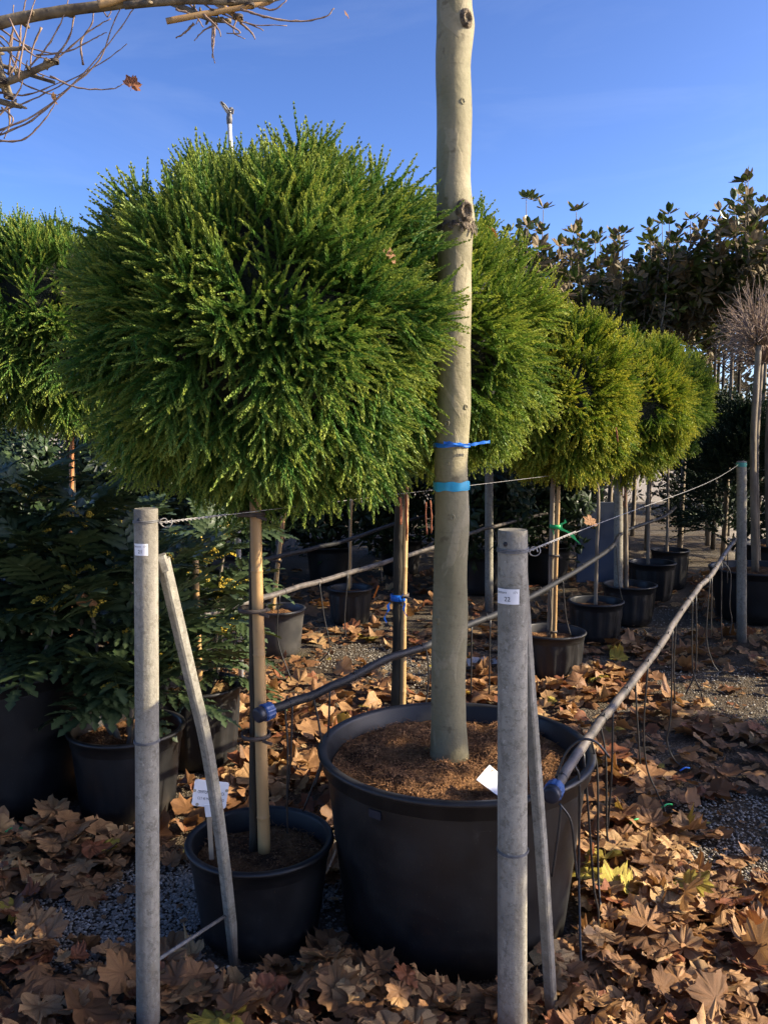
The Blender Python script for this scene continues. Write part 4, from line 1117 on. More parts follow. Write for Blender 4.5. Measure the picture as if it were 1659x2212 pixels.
# ------------------------------------------------------------------ background trees
def leaf_tpl():
    # magnolia whorl: pointed leaves folded along the midrib
    V = []; T = []
    for k in range(7):
        a = k * 2.4; e = R(28 + 19 * (k % 3)); l = 0.15 * (0.8 + 0.1 * (k % 4)); w = 0.030
        d = np.array([math.cos(a) * math.cos(e), math.sin(a) * math.cos(e), math.sin(e)]); s = np.array([-math.sin(a), math.cos(a), 0]); u = np.cross(d, s)
        p0 = d * 0.02; p1 = d * (0.02 + l * .33); p2_ = d * (0.02 + l * .68) - np.array([0, 0, .006]); p3_ = d * (0.02 + l) - np.array([0, 0, .02])
        a1, b1 = p1 + s * w - u * .008, p1 - s * w - u * .008; a2, b2 = p2_ + s * w * .95 - u * .01, p2_ - s * w * .95 - u * .01
        for tri in ((p0, a1, p1), (p0, p1, b1), (p1, a1, a2), (p1, a2, p2_), (p1, p2_, b2), (p1, b2, b1), (p2_, a2, p3_), (p2_, p3_, b2)):
            V += [tri[0], tri[1], tri[2]]; T += [0.5] * 3
    return np.array(V, np.float32), np.array(T, np.float32)
MAGW = [leaf_tpl()]
def leaf_tpl_small():
    V = []; T = []
    for k in range(7):
        a = k * 2.4; e = R(-10 + 30 * (k % 3)); l = 0.15 * (0.8 + 0.1 * (k % 4)); w = 0.030
        d = np.array([math.cos(a) * math.cos(e), math.sin(a) * math.cos(e), math.sin(e)]); s = np.array([-math.sin(a), math.cos(a), 0]); u = np.cross(d, s)
        p0 = d * 0.02; m = d * (0.02 + l * .5); tip = d * (0.02 + l) - np.array([0, 0, .02]); a1, b1 = m + s * w - u * .008, m - s * w - u * .008
        for tri in ((p0, a1, m), (p0, m, b1), (m, a1, tip), (m, tip, b1)): V += list(tri); T += [0.5] * 3
    return np.array(V, np.float32), np.array(T, np.float32)
LEAFW = [leaf_tpl_small()]
def magnolia(label, X, Y, top, seed, nsh=12, wid=0.55, bot=1.9):
    rng = np.random.default_rng(seed); t = thing('magnolia_tree', label, 'tree', (X, Y, 0), 'magnolia trees in the background row')
    trunk_mesh(t, [(X, Y, 0.0), (X + .02, Y, top * .4), (X, Y, top * 0.78)], 0.035, 0.012, M['bark_grey'], n=8, steps=5)
    pos = []; dirs = []; m = MB()
    for k in range(nsh):
        a = rng.random() * 6.283; rr = wid * math.sqrt(rng.random()); zt = top * rng.uniform(0.76, 0.96) if k else top
        z0 = bot * rng.uniform(0.92, 1.25); base = Vector((X, Y, z0)); e = Vector((X + rr * math.cos(a), Y + rr * math.sin(a), zt))
        path = smooth_path([base, base.lerp(e, .35) + Vector((math.cos(a) * rr * .45, math.sin(a) * rr * .45, 0)), e], 6); m.tube(path, [0.012 - 0.0007 * i for i in range(len(path))], 5)
        L = (e - base).length; nw = int(L / 0.095)
        for i in range(nw):
            s = 0.15 + 0.85 * i / max(1, nw - 1)
            p = path[min(len(path) - 1, int(s * (len(path) - 1) + .5))]
            pos.append(np.array(p) + rng.normal(0, .05 if s < .97 else 0.0, 3) * np.array([1, 1, 1])); dd = np.array([math.cos(a) * .3, math.sin(a) * .3, 1.0]) + rng.normal(0, .35 if s < .95 else .1, 3); dirs.append(dd)
            if s < .8 and rng.random() < .5:
                a3 = rng.random() * 6.283; pos.append(np.array(p) + np.array([math.cos(a3) * .16, math.sin(a3) * .16, .03])); dirs.append(np.array([math.cos(a3), math.sin(a3), .7]))
    m.build('limb', M['bark_grey'], t)
    pos = np.array(pos); dirs = np.array(dirs); N = len(pos)
    high = pos[:, 2] > top * 0.74; rr2 = rng.random(N); sc2 = rng.uniform(.75, 1.1, N)
    A1 = scatter(MAGW, pos[high], dirs[high], sc2[high], rr2[high], rng); A2 = scatter(LEAFW, pos[~high], dirs[~high], sc2[~high], rr2[~high], rng)
    V = np.vstack([A1[0], A2[0]]); F = np.arange(len(V)).reshape(-1, 3); T = np.concatenate([A1[2], A2[2]]); Q = np.concatenate([A1[3], A2[3]])
    link('crown', np_mesh('crown', V, F, {'tint': T, 'rnd': Q}), M['magnolia_leaf'], t)
for i, (px, py, Y, wid, lab) in enumerate([(1150, 425, 9.5, .50, 'tall magnolia tree nearest the plane trunk, one high shoot'), (1235, 545, 10.2, .6, 'lower magnolia tree right of the first one'), (1330, 480, 9.8, .6, 'magnolia tree above the yellowest conifer'),
                                          (1415, 520, 10.6, .6, 'shorter magnolia tree in the middle of the background row'), (1492, 432, 9.8, .50, 'tall narrow magnolia tree left of the bare round head'), (1590, 440, 9.6, .55, 'tall magnolia tree directly behind the bare round head'), (1665, 385, 9.2, .55, 'tallest magnolia tree at the right edge'), (1290, 545, 11.4, .7, 'broad magnolia tree just above the second golden crown'), (1552, 505, 11.0, .65, 'magnolia tree left of the bare round head, standing deeper in the row'), (1200, 640, 12, .7, 'magnolia tree low behind the golden conifers'), (1380, 620, 12, .8, 'distant magnolia tree filling the gap in the row')]):
    p = at(px, py, Y); magnolia(lab, p.x, Y, p.z, 60 + i, 23, wid * 1.35, 2.6 if px > 1380 else 2.0 if py < 600 else 1.6)

def bare_round(label, px, pc, Y, rad, pbase, seed, rtr=0.028):
    r = random.Random(seed); c = at(px, pc, Y); g = gp(px - 8, pbase); t = thing('bare_tree', label, 'tree', (c.x, Y, 0), 'bare round headed trees')
    b = at(px - 9, pbase, Y); trunk_mesh(t, [(b.x, Y, max(0, b.z)), (c.x - .01, Y, (c.z + b.z) / 2), (c.x, Y, c.z - rad * 0.55)], rtr, rtr * .8, M['bark_grey'], n=12)
    m = MB(); hub = Vector((c.x, Y, c.z - rad * 0.5))
    for k in range(130):
        u = r.uniform(-0.55, 1); a = r.random() * 6.283; d = Vector((math.cos(a) * math.sqrt(1 - u * u * .99), math.sin(a) * math.sqrt(1 - u * u * .99), u))
        e = c + d * rad * r.uniform(0.75, 1.1); s = hub + Vector((d.x, d.y, d.z * .6)) * rad * 0.12
        mid = s.lerp(e, .5) + Vector((r.uniform(-.05, .05), r.uniform(-.05, .05), r.uniform(-.06, .03)))
        pts = smooth_path([s, mid, e], 3); m.tube(pts, [0.0055 - .0007 * i for i in range(len(pts))], 4, False)
        for q in range(3):
            b2 = pts[r.randint(2, 4)]; e2 = b2 + (d + Vector((r.uniform(-.7, .7), r.uniform(-.7, .7), r.uniform(-.5, .6)))) * rad * r.uniform(.2, .4); m.tube([b2, b2.lerp(e2, .5) + Vector((0, 0, .01)), e2], [.003, .0022, .0014], 3, False)
    m.build('crown', M['twig'], t)
    return Vector((b.x, Y, 0))
rp_ = Vector((at(1640, 1260, 6.7).x, 6.7, 0)); nursery_pot(rp_, 0.38, 0.40, 'wide black pot in shade behind the teal banded post', 0, seg=64)
bare_round('bare round headed tree with twiggy brown crown at the right', 1640, 690, 6.7, 0.36, 1240, 2)
bare_round('second bare tree with a paler trunk at the right edge', 1672, 700, 8.0, 0.42, 1240, 3, 0.032)
nursery_pot(Vector((at(1665, 1260, 8.0).x, 8.0, 0)), 0.3, 0.42, 'black pot farther back at the right edge', 0)
bare_round('third bare tree whose thin trunk stands behind the teal banded post', 1645, 735, 7.4, 0.36, 1235, 4, 0.026)

def cone_tree(label, X, Y, h, r, seed, z0=0.3, mat='conifer_dark', ns=190):
    rng = np.random.default_rng(seed); t = thing('conifer_shrub', label, 'conifer', (X, Y, 0), 'dark conifers behind the rows')
    trunk_mesh(t, [(X, Y, 0.0), (X, Y, h * .5), (X, Y, h * .96)], 0.03, 0.006, M['bark_dark'], n=7, steps=4)
    s = rng.random(ns) ** 0.75; a = rng.random(ns) * 6.283; rad = r * (1 - s) ** 0.75 * rng.uniform(.55, 1.08, ns)
    rad *= 1 + .18 * np.sin(a * 3 + s * 20)
    pos = np.stack([X + np.cos(a) * rad, Y + np.sin(a) * rad, z0 + s * (h - z0)], 1); d = np.stack([np.cos(a), np.sin(a), .1 + .8 * s], 1) + rng.normal(0, .25, (ns, 3))
    V, F, T, Q = scatter(SPRAY_LO, pos - d * .1, d, rng.uniform(1.7, 2.6, ns), rng.random(ns), rng)
    link('crown', np_mesh('crown', V, F, {'tint': T, 'rnd': Q}), M[mat], t)
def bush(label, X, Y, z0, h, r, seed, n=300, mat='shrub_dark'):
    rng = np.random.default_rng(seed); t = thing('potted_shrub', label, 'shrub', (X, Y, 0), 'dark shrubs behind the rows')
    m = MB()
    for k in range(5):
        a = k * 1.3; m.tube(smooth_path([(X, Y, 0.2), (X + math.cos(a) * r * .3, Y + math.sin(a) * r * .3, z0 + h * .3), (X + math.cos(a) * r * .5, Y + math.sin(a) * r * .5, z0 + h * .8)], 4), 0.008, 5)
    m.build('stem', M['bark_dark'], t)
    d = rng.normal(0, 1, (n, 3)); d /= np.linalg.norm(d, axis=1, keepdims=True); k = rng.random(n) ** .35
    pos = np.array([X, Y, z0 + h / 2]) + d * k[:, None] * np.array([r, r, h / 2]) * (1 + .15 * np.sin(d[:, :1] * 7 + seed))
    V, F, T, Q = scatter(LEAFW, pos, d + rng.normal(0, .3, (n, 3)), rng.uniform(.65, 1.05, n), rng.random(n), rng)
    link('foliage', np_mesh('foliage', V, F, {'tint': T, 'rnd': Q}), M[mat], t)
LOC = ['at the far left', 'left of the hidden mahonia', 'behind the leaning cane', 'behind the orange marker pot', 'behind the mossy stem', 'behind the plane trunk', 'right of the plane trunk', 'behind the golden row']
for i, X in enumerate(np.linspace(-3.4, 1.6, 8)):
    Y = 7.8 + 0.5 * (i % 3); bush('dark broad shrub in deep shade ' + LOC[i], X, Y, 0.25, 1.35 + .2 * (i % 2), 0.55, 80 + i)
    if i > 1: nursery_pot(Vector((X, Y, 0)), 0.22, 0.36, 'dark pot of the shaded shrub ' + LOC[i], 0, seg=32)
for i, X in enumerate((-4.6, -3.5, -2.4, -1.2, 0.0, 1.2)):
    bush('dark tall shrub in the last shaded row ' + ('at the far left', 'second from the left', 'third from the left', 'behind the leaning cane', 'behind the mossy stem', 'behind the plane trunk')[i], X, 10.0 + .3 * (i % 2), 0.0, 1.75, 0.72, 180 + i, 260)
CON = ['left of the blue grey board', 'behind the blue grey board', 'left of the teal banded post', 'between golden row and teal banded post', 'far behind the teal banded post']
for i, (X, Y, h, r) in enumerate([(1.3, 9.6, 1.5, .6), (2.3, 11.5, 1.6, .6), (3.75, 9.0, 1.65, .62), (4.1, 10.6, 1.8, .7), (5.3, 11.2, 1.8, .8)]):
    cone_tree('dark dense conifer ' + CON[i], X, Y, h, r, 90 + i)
# far hedge that closes the view
rng = np.random.default_rng(5); n = 2800
pos = np.stack([rng.uniform(-11, 14, n), rng.uniform(15, 17, n), rng.uniform(0, 1, n) ** .85 * 3.1], 1); pos[:, 2] *= 1 + .18 * np.sin(pos[:, 0] * 1.7) + .1 * np.sin(pos[:, 0] * 5)
V, F, T, Q = scatter(LEAFW, pos, rng.normal(0, 1, (n, 3)) + np.array([0, -.5, .6]), rng.uniform(1.0, 1.7, n), rng.random(n), rng)
tag(link('hedge', np_mesh('hedge', V, F, {'tint': T, 'rnd': Q}), M['far_hedge']), 'pale far hedge seen between thin trunks at the right', 'hedge', kind='stuff')
# thin far trunks at the right
for i, (px, py) in enumerate(((1536, 770), (1552, 780), (1563, 775), (1580, 780), (1597, 790), (1647, 760))):
    Y = 12.0 + 0.7 * (i % 3); a = at(px, py, Y); t = thing('thin_tree', 'thin dark bare trunk in front of the far hedge', 'tree', (a.x, Y, 0), 'thin far trunks')
    trunk_mesh(t, [(a.x + .03, Y, 0), (a.x, Y, 1.2), (a.x, Y, a.z + .5)], 0.032, 0.022, M['bark_dark'], n=8)
    m = MB()
    for k in range(14):
        s = Vector((a.x, Y, a.z - .2 + .05 * k)); an = k * 2.4; e = s + Vector((math.cos(an) * .45, math.sin(an) * .45, .45)); m.tube([s, s.lerp(e, .5) - Vector((0, 0, .03)), e], [.009, .007, .003], 4, False)
    m.build('limb', M['bark_dark'], t)
# blue grey board
a, b2 = at(1246, 1160, 8.2), at(1330, 1085, 8.2)
m = MB(); m.prism(((a.x + b2.x) / 2, 8.2, 0.02), ((a.x + b2.x) / 2, 8.2, b2.z), abs(b2.x - a.x), 0.04, 0, 0.004); tag(m.build('board', M['panel']), 'dull blue grey board standing behind the golden conifer stems', 'board')

# sprinkler above the nearest crown
sp = thing('sprinkler', 'impact sprinkler on a slim riser behind the nearest crown', 'sprinkler', (at(497, 300, 4.9).x, 4.9, 0)); Ys = 4.9
m = MB(); b2 = at(499, 330, Ys); m.tube([(b2.x + .01, Ys, 0), (b2.x, Ys, b2.z), at(496, 262, Ys)], [.016, .0125, .0115], 10); m.build('riser', M['alu'], sp)
m = MB(); m.tube([at(496, 268, Ys), at(496, 256, Ys), at(496, 248, Ys), at(497, 238, Ys)], [.014, .017, .014, .012], 10); m.build('swivel', M['rod'], sp)
m = MB(); m.tube([at(499, 247, Ys), at(488, 234, Ys), at(478, 221, Ys - .05)], [.016, .012, .008], 10); m.build('nozzle', M['alu'], sp)
m = MB(); m.tube([at(500, 233, Ys), at(499, 244, Ys)], .011, 8); m.tube([at(497, 240, Ys - .02), at(486, 226, Ys - .04), at(479, 220, Ys - .06)], .005, 6); m.prism(at(502, 246, Ys - .02), at(504, 236, Ys - .02), 0.012, 0.012); m.build('hammer_arm', M['rod'], sp)

# ------------------------------------------------------------------ trained bare plane at the upper left
YT = 2.35
pt = thing('trained_plane_tree', 'bare trained plane branches tied to canes overhead at upper left', 'tree', (at(-330, 1000, YT).x, YT, 0))
hub = at(-330, 60, YT); trunk_mesh(pt, [(hub.x, YT, 0), (hub.x + .02, YT, 1.3), hub], 0.05, 0.04, M['plane_bark'])
def branch(pts, r, mat, name='branch', nub=True, n=8):
    P_ = smooth_path(pts, 6); rr = [r * (1 - 0.25 * i / (len(P_) - 1)) * (1 + .12 * hnoise(i * 1.1, r * 500)) for i in range(len(P_))]; m = MB(); m.tube(P_, rr, n)
    if nub:
        for k in range(len(P_) // 2):
            p = random.choice(P_[1:-1]); d = Vector((random.uniform(-1, 1), random.uniform(-1, 1), random.uniform(-.3, 1))).normalized(); m.tube([p, p + d * r * 1.8, p + d * r * 2.4], [r * .5, r * .42, r * .2], 5)
    return m.build(name, mat, pt)
def A(px, py, dy=0.0): return at(px, py, YT + dy)
branch([hub, A(-60, 58), A(40, 40), A(150, 22), A(270, 6), A(380, -22), A(520, -40)], 0.0165, M['limb'])
branch([A(360, 46, -.05), A(455, 28, -.04), A(545, 12, -.03), A(620, -10)], 0.0085, M['bamboo'], 'cane', False)
branch([A(345, -4, .1), A(400, 18, .05), A(452, 40), A(500, 46)], 0.0085, M['limb'])
branch([A(270, 12, -.03), A(400, 2, -.04), A(540, 4, -.03), A(640, -14)], 0.010, M['limb'])
branch([A(440, -14, .05), A(480, 14), A(522, 44, -.03)], 0.009, M['bamboo'], 'cane', False)
branch([A(215, 10, -.02), A(250, 2, -.02), A(290, -16, -.02)], 0.010, M['bamboo'], 'cane', False)
branch([A(-40, 195), A(30, 172, -.02), A(80, 150, -.03), A(122, 132, -.03)], 0.0105, M['limb'])
branch([A(-40, 108), A(20, 106), A(66, 104)], 0.0068, M['limb'])
branch([A(-20, 120), A(10, 170), A(24, 205)], 0.009, M['limb'])
branch([A(-30, 130, .1), A(60, 160, .08), A(118, 178, .05)], 0.006, M['limb'])
branch([A(-30, 210), A(20, 224, -.02), A(46, 230, -.03)], 0.0085, M['limb'])
branch([A(-20, 60, .1), A(0, 140, .08), A(12, 200, .05)], 0.011, M['limb'])
# tie cords on the canes
m = MB()
for px, py in ((462, 30), (515, 40), (540, 15), (20, 212), (118, 136), (6, 178), (500, 10)):
    c = A(px, py, -.035); wrap(m, c, 0.011, 0.0022, 2.5, 30)
tag(m.build('cord', M['rubber'], pt), kind='stuff')
twigs = [[(0, 282), (90, 240), (180, 160), (262, 60), (300, 0)], [(-20, 300), (70, 260), (150, 190), (215, 130), (250, 40), (280, -10)], [(0, 240), (60, 220), (140, 180), (230, 130), (275, 95)], [(40, 170), (52, 90), (70, 20), (80, -10)],
         [(20, 160), (28, 80), (30, 10)], [(60, 150), (110, 90), (140, 30), (150, -10)], [(80, 120), (150, 110), (210, 80), (232, 70)], [(100, 150), (150, 80), (165, 10)], [(0, 90), (40, 130), (90, 160), (140, 176)], [(20, 40), (60, 110), (110, 130)],
         [(110, 165), (170, 190), (240, 192), (268, 181)], [(0, 305), (55, 300), (100, 255), (121, 222)], [(520, 20), (570, 36), (640, 46), (700, 38), (722, 18)], [(480, 30), (540, 52), (620, 55)], [(460, 46), (459, 100), (464, 137)], [(466, 46), (462, 90), (459, 125)],
         [(420, 50), (400, 70), (380, 82)], [(520, 50), (545, 72), (552, 84)], [(530, 48), (570, 66)], [(480, 44), (520, 70), (490, 72)], [(212, 0), (225, 25), (235, 36), (245, 10)], [(545, 10), (590, 22), (620, 0)], [(560, 16), (600, 0), (612, -8)],
         [(0, 200), (60, 205), (136, 176)], [(5, 232), (30, 260), (0, 290)], [(20, 235), (22, 270), (10, 300)], [(-10, 70), (20, 95), (30, 140)], [(30, 60), (22, 110), (40, 150)], [(90, 60), (70, 110), (66, 160)], [(400, 0), (430, 30), (425, 52)], [(500, 0), (540, 8), (575, -4)], [(180, 140), (176, 90), (200, 50), (203, 15)], [(0, 60), (60, 100), (130, 120)], [(10, 190), (40, 120), (48, 40), (60, -10)], [(0, 150), (70, 190), (120, 205), (136, 200)], [(60, 160), (120, 130), (190, 70), (240, 40)], [(-10, 260), (40, 200), (60, 130)],
         [(380, 20), (420, 34), (440, 58)], [(440, 30), (470, 60), (478, 78)], [(430, 0), (470, 24), (530, 20)], [(470, 50), (440, 66), (420, 88)], [(510, 44), (505, 70), (530, 84)]]
m = MB()
for e in twigs:
    dy = random.uniform(-.08, .12); P_ = smooth_path([A(a, b2, dy) for a, b2 in e], 6)
    P_ = [p + Vector((random.uniform(-.001, .001), 0, random.uniform(-.001, .001))) for p in P_]
    k = len(P_); r0 = random.uniform(.0022, .0034)
    m.tube(P_, [r0 * (1 - .6 * i / k) * (1.35 if i % 3 == 0 else 1) for i in range(k)], 5)
tag(m.build('twig', M['twig'], pt), kind='stuff')

# ------------------------------------------------------------------ fallen plane leaves
OUT = [(0, 1.0, 1), (2.5, .96, 0), (9, .80, 0), (13, .86, 0), (20, .73, 0), (27, .66, 0), (34, .72, 0), (40, .84, 0), (49.5, .90, 0), (52, .94, 1), (54.5, .90, 0), (61, .80, 0), (66, .84, 0), (72, .73, 0), (79, .66, 0), (88, .72, 0), (96, .80, 0), (104, .84, 1), (109, .76, 0), (120, .76, 0), (133, .66, 0), (150, .60, 0), (168, .46, 0)]
full = OUT + [(180, .10, 1)] + [(360 - a, r, v) for a, r, v in OUT[:0:-1]]
def leaf_geo(seed, lo=False):
    r = random.Random(seed); size = 1.0; V = [(0, 0, 0)]; A_ = [1]; UVr = [0]
    outline = full if not lo else [q for i, q in enumerate(full) if q[0] in (0, 9, 13, 26, 40, 52, 66, 79, 96, 104, 133, 168, 180) or (360 - q[0]) in (9, 13, 26, 40, 52, 66, 79, 96, 104, 133, 168)]
    outline = [(a, rr * r.uniform(.86, 1.1) if v == 0 else rr * r.uniform(.9, 1.08), v) for a, rr, v in outline]
    rings = (0.45, 1.0) if not lo else (1.0,)
    n = len(outline)
    for k in rings:
        for a, rr, v in outline:
            V.append((math.sin(R(a)) * rr * k, math.cos(R(a)) * rr * k, 0)); A_.append(v)
    F = [(0, 1 + (i + 1) % n, 1 + i) for i in range(n)]
    for j in range(len(rings) - 1):
        for i in range(n):
            a, b2, c, d = 1 + j * n + i, 1 + j * n + (i + 1) % n, 1 + (j + 1) * n + (i + 1) % n, 1 + (j + 1) * n + i
            F += [(a, b2, c), (a, c, d)]
    V = np.array(V, float)
    th = r.uniform(0, 3.14); u = np.cos(th) * V[:, 0] + np.sin(th) * V[:, 1]; w = -np.sin(th) * V[:, 0] + np.cos(th) * V[:, 1]
    k1, k2 = r.choice((-1, 1, 1)) * r.uniform(.08, .55), r.uniform(-.2, .3)
    z = k1 * u ** 2 + k2 * w ** 2
    z += np.array([0.10 * hnoise(x * 2.2 + seed, y * 2.2, seed) + .13 * hnoise(x * 4.3, y * 4.3 + seed, 1) for x, y, _ in V]) - 0.05 * np.array(A_)
    if r.random() < 0.4:     # rolled edge
        z += np.clip(u - .25, 0, 1) ** 2 * r.uniform(.6, 1.8)
    V[:, 2] = z; V[:, :2] *= 1 / (1 + .25 * np.abs(z))[:, None]
    return V, np.array(F), np.array(A_, float)
LEAF_HI = [leaf_geo(100 + i) for i in range(26)]; LEAF_LO = [leaf_geo(200 + i, True) for i in range(16)]
def stalk(V, F, A_):
    m = MB(); m.tube([(0, -.08, V[0][2]), (.03, -.42, V[0][2] - .03), (.10, -.72, V[0][2] + .06)], [.016, .012, .018], 4)
    b = len(V); V2 = np.vstack([V, np.array(m.v)]); f = []
    for q in m.f:
        if len(q) == 4: f += [(q[0] + b, q[1] + b, q[2] + b), (q[0] + b, q[2] + b, q[3] + b)]
    return V2, np.vstack([F, np.array(f)]), np.concatenate([A_, np.ones(len(m.v))])
LEAF_ME = []
for V, F, A_ in LEAF_HI:
    V2, F2, A2 = stalk(V, F, A_); me = np_mesh('fallen_leaf', V2, F2, {'vein': A2}, True); me.materials.append(M['leaf_one']); LEAF_ME.append(me)
BARE = []                                       # gravel patches: x, y, rx, ry
for px, py, rx, ry in ((400, 1960, .30, .26), (300, 1985, .28, .20), (560, 1900, .20, .25), (1640, 1800, .22, .30), (1600, 1890, .18, .16), (720, 1900, .10, .3), (930, 1450, .32, .28), (1600, 1500, .35, .5), (1400, 1340, .45, 0.5), (780, 1420, .25, .3)):
    g = gp(px, py); BARE.append((g.x, g.y, rx, ry))
lr = random.Random(11); cand = []
def dens(x, y):
    d = 1.0
    for bx, by, rx, ry in BARE:
        q = ((x - bx) / rx) ** 2 + ((y - by) / ry) ** 2 + .5 * hnoise(x * 5, y * 5)
        if q < 1: d = min(d, .10)
    if y > 6.2: d *= .7
    if x > .42 * y: d *= .75
    return d
def blocked(x, y, m=0.02):
    return any((x - sx) ** 2 + (y - sy) ** 2 < (sr + m) ** 2 for sx, sy, sr in SOLID)
tries = 0
while len(cand) < 5200 and tries < 60000:
    tries += 1
    y = 1.55 + 7.5 * lr.random() ** 1.35; x = lr.uniform(-.5 * y - .35, .52 * y + .6)
    if lr.random() > dens(x, y) or blocked(x, y, .045): continue
    s = lr.choice((.032, .040, .048, .055, .062, .072, .088)) * lr.uniform(.85, 1.12)
    cand.append((x, y, s))
for px, py, n in ((700, 2090, 16), (800, 2120, 14), (1230, 2080, 16), (1300, 1990, 26), (1440, 1960, 30), (1560, 2010, 26), (470, 2050, 10), (200, 1820, 14), (650, 1660, 18), (1290, 1470, 40), (1210, 1500, 30), (1050, 1480, 26), (560, 1560, 20), (1420, 1850, 22), (1500, 2110, 22)):
    g = gp(px, py)
    for k in range(n):
        x, y = g.x + lr.gauss(0, .13), g.y + lr.gauss(0, .10)
        if not blocked(x, y, .04): cand.append((x, y, lr.uniform(.048, .09)))
for k in range(1500):                            # broken bits among the leaves
    y = 1.8 + 4.5 * lr.random() ** 1.3; x = lr.uniform(-.5 * y - .2, .52 * y + .3)
    if not blocked(x, y, .02): cand.append((x, y, lr.uniform(.010, .024)))
lv = []
grid = {}
for x, y, s in cand:
    key = (int(x / .10), int(y / .10)); k = grid.get(key, 0); grid[key] = k + 1
    tilt = lr.gauss(0, .22)
    if lr.random() < .06: tilt = lr.uniform(.5, 1.1)
    z = gz(x, y) + .006 + .011 * min(k, 7) + lr.uniform(0, .012) + abs(math.sin(tilt)) * s * .42
    Mx = Matrix.Translation((x, y, z)) @ Matrix.Rotation(lr.uniform(0, 6.283), 4, 'Z') @ Matrix.Rotation(tilt, 4, 'X') @ Matrix.Rotation(lr.gauss(0, .2), 4, 'Y') @ Matrix.Scale(s, 4)
    if lr.random() < .35: Mx = Mx @ Matrix.Rotation(math.pi, 4, 'Y')
    hue = min(.9, max(0.0, lr.gauss(.50, .28)))
    u = lr.random()
    if u < .10: hue = .93
    elif u < .115: hue = 1.0
    fx = CX + FPX * x / y; fy = CY + FPX * math.tan(math.atan2(CAM_H - z, y) - PITCH)
    inview = -30 < fx < 1690 and fy < 2260
    lv.append((s / y if inview else 0, Mx, hue, x, y, s))
lv.sort(key=lambda q: -q[0])
HUE_LAB = ((.25, 'dark brown curled plane leaf in the litter'), (.55, 'mid brown dry plane leaf in the litter'), (.905, 'pale tan dry plane leaf in the litter'), (.96, 'rusty red plane leaf in the litter'), (2, 'yellow green plane leaf in the litter'))
for _, Mx, hue, x, y, s in lv[:300]:
    o = bpy.data.objects.new('fallen_leaf', lr.choice(LEAF_ME)); COL.objects.link(o); o.matrix_world = Mx; o['hue'] = hue
    zone = ('left of post 21' if x < -0.62 else 'between post 21 and the largest pot' if x < -0.12 else 'in front of the largest pot' if x < 0.36 and y < 2.2 else
            'at the foot of post 22' if x < 0.62 and y < 2.2 else 'right of post 22 at the bottom edge' if y < 2.2 else 'right of the largest pot' if x < 1.0 else 'at the right edge beside the gravel')
    tag(o, next(l for h, l in HUE_LAB if hue <= h) + ' ' + zone, 'leaf', 'fallen plane leaves on the ground')
for (px, py), sz, la in zip(((1302, 1868), (1335, 1936), (1268, 1898), (1372, 1946), (1290, 1470), (1330, 1430)), (.085, .095, .075, .08, .085, .08),
        ('large yellow green plane leaf in sunlight right of the largest pot', 'broad yellowing plane leaf with folded lobes in the sunlit patch', 'yellow leaf half under a drip tube beside the largest pot', 'small yellow plane leaf at the middle of the sunlit patch',
         'olive yellow plane leaf behind the drip pipe near the ribbed pot', 'yellow plane leaf lying in front of the second ribbed pot')):
    g = gp(px, py, .06); o = bpy.data.objects.new('fallen_leaf', lr.choice(LEAF_ME)); COL.objects.link(o); o['hue'] = 1.0
    o.matrix_world = Matrix.Translation((g.x, g.y, .085)) @ Matrix.Rotation(lr.uniform(0, 6.28), 4, 'Z') @ Matrix.Rotation(.35, 4, 'Y') @ Matrix.Scale(sz, 4); tag(o, la, 'leaf', 'fallen plane leaves on the ground')
VV = []; FF = []; HH = []; NN = []; base = 0
for _, Mx, hue, x, y, s in lv[300:]:
    V, F, A_ = lr.choice(LEAF_HI if y < 2.9 and s > .03 else LEAF_LO); m3 = np.array(Mx.to_3x3()); V2 = V @ m3.T + np.array(Mx.translation)
    VV.append(V2); FF.append(F + base); base += len(V2); HH.append(np.full(len(V2), hue)); NN.append(A_)
tag(link('leaf_litter', np_mesh('leaf_litter', np.vstack(VV), np.vstack(FF), {'hue': np.concatenate(HH), 'vein': np.concatenate(NN)}, True), M['leaf_many']), 'brown plane leaf litter covering the gravel between the pots', 'leaf litter', kind='stuff')
# single dry leaves still hanging on twigs and caught in crowns
def loose_leaf(label, p, s, rot, hue):
    o = bpy.data.objects.new('dry_leaf', LEAF_ME[int(hue * 97) % 26]); COL.objects.link(o); o.matrix_world = Matrix.Translation(p) @ rot.to_4x4() @ Matrix.Scale(s, 4); o['hue'] = hue; tag(o, label, 'leaf')
from mathutils import Euler
loose_leaf('red brown leaf hanging alone at the tip of a long twig', A(286, 182), .030, Euler((1.3, .4, .5)).to_matrix(), .93)
loose_leaf('curled pale leaf on the lowest twig at upper left', A(118, 215), .020, Euler((.9, .6, 1.8)).to_matrix(), .7)
loose_leaf('tiny dark leaf on the twig end nearest the plane trunk', A(749, 31), .015, Euler((1.1, .2, .9)).to_matrix(), .2)
loose_leaf('dry leaf caught in the crown just left of the plane trunk', at(845, 552, 2.22), .030, Euler((.9, .9, .3)).to_matrix(), .30)
loose_leaf('dark leaf caught in the green crown right of the plane trunk', at(1068, 500, 2.98), .04, Euler((.9, .3, 1.2)).to_matrix(), .1)
loose_leaf('rust brown leaf caught high in the nearest crown', at(724, 538, 2.25), .012, Euler((1.2, .3, .5)).to_matrix(), .93)
loose_leaf('curled brown leaf caught among the mahonia leaves', at(190, 1298, 3.0), .05, Euler((.6, .2, .7)).to_matrix(), .3)
loose_leaf('brown leaf resting on the wire by the green ribbon', at(1275, 1128, 4.2), .05, Euler((.8, .2, .3)).to_matrix(), .4)

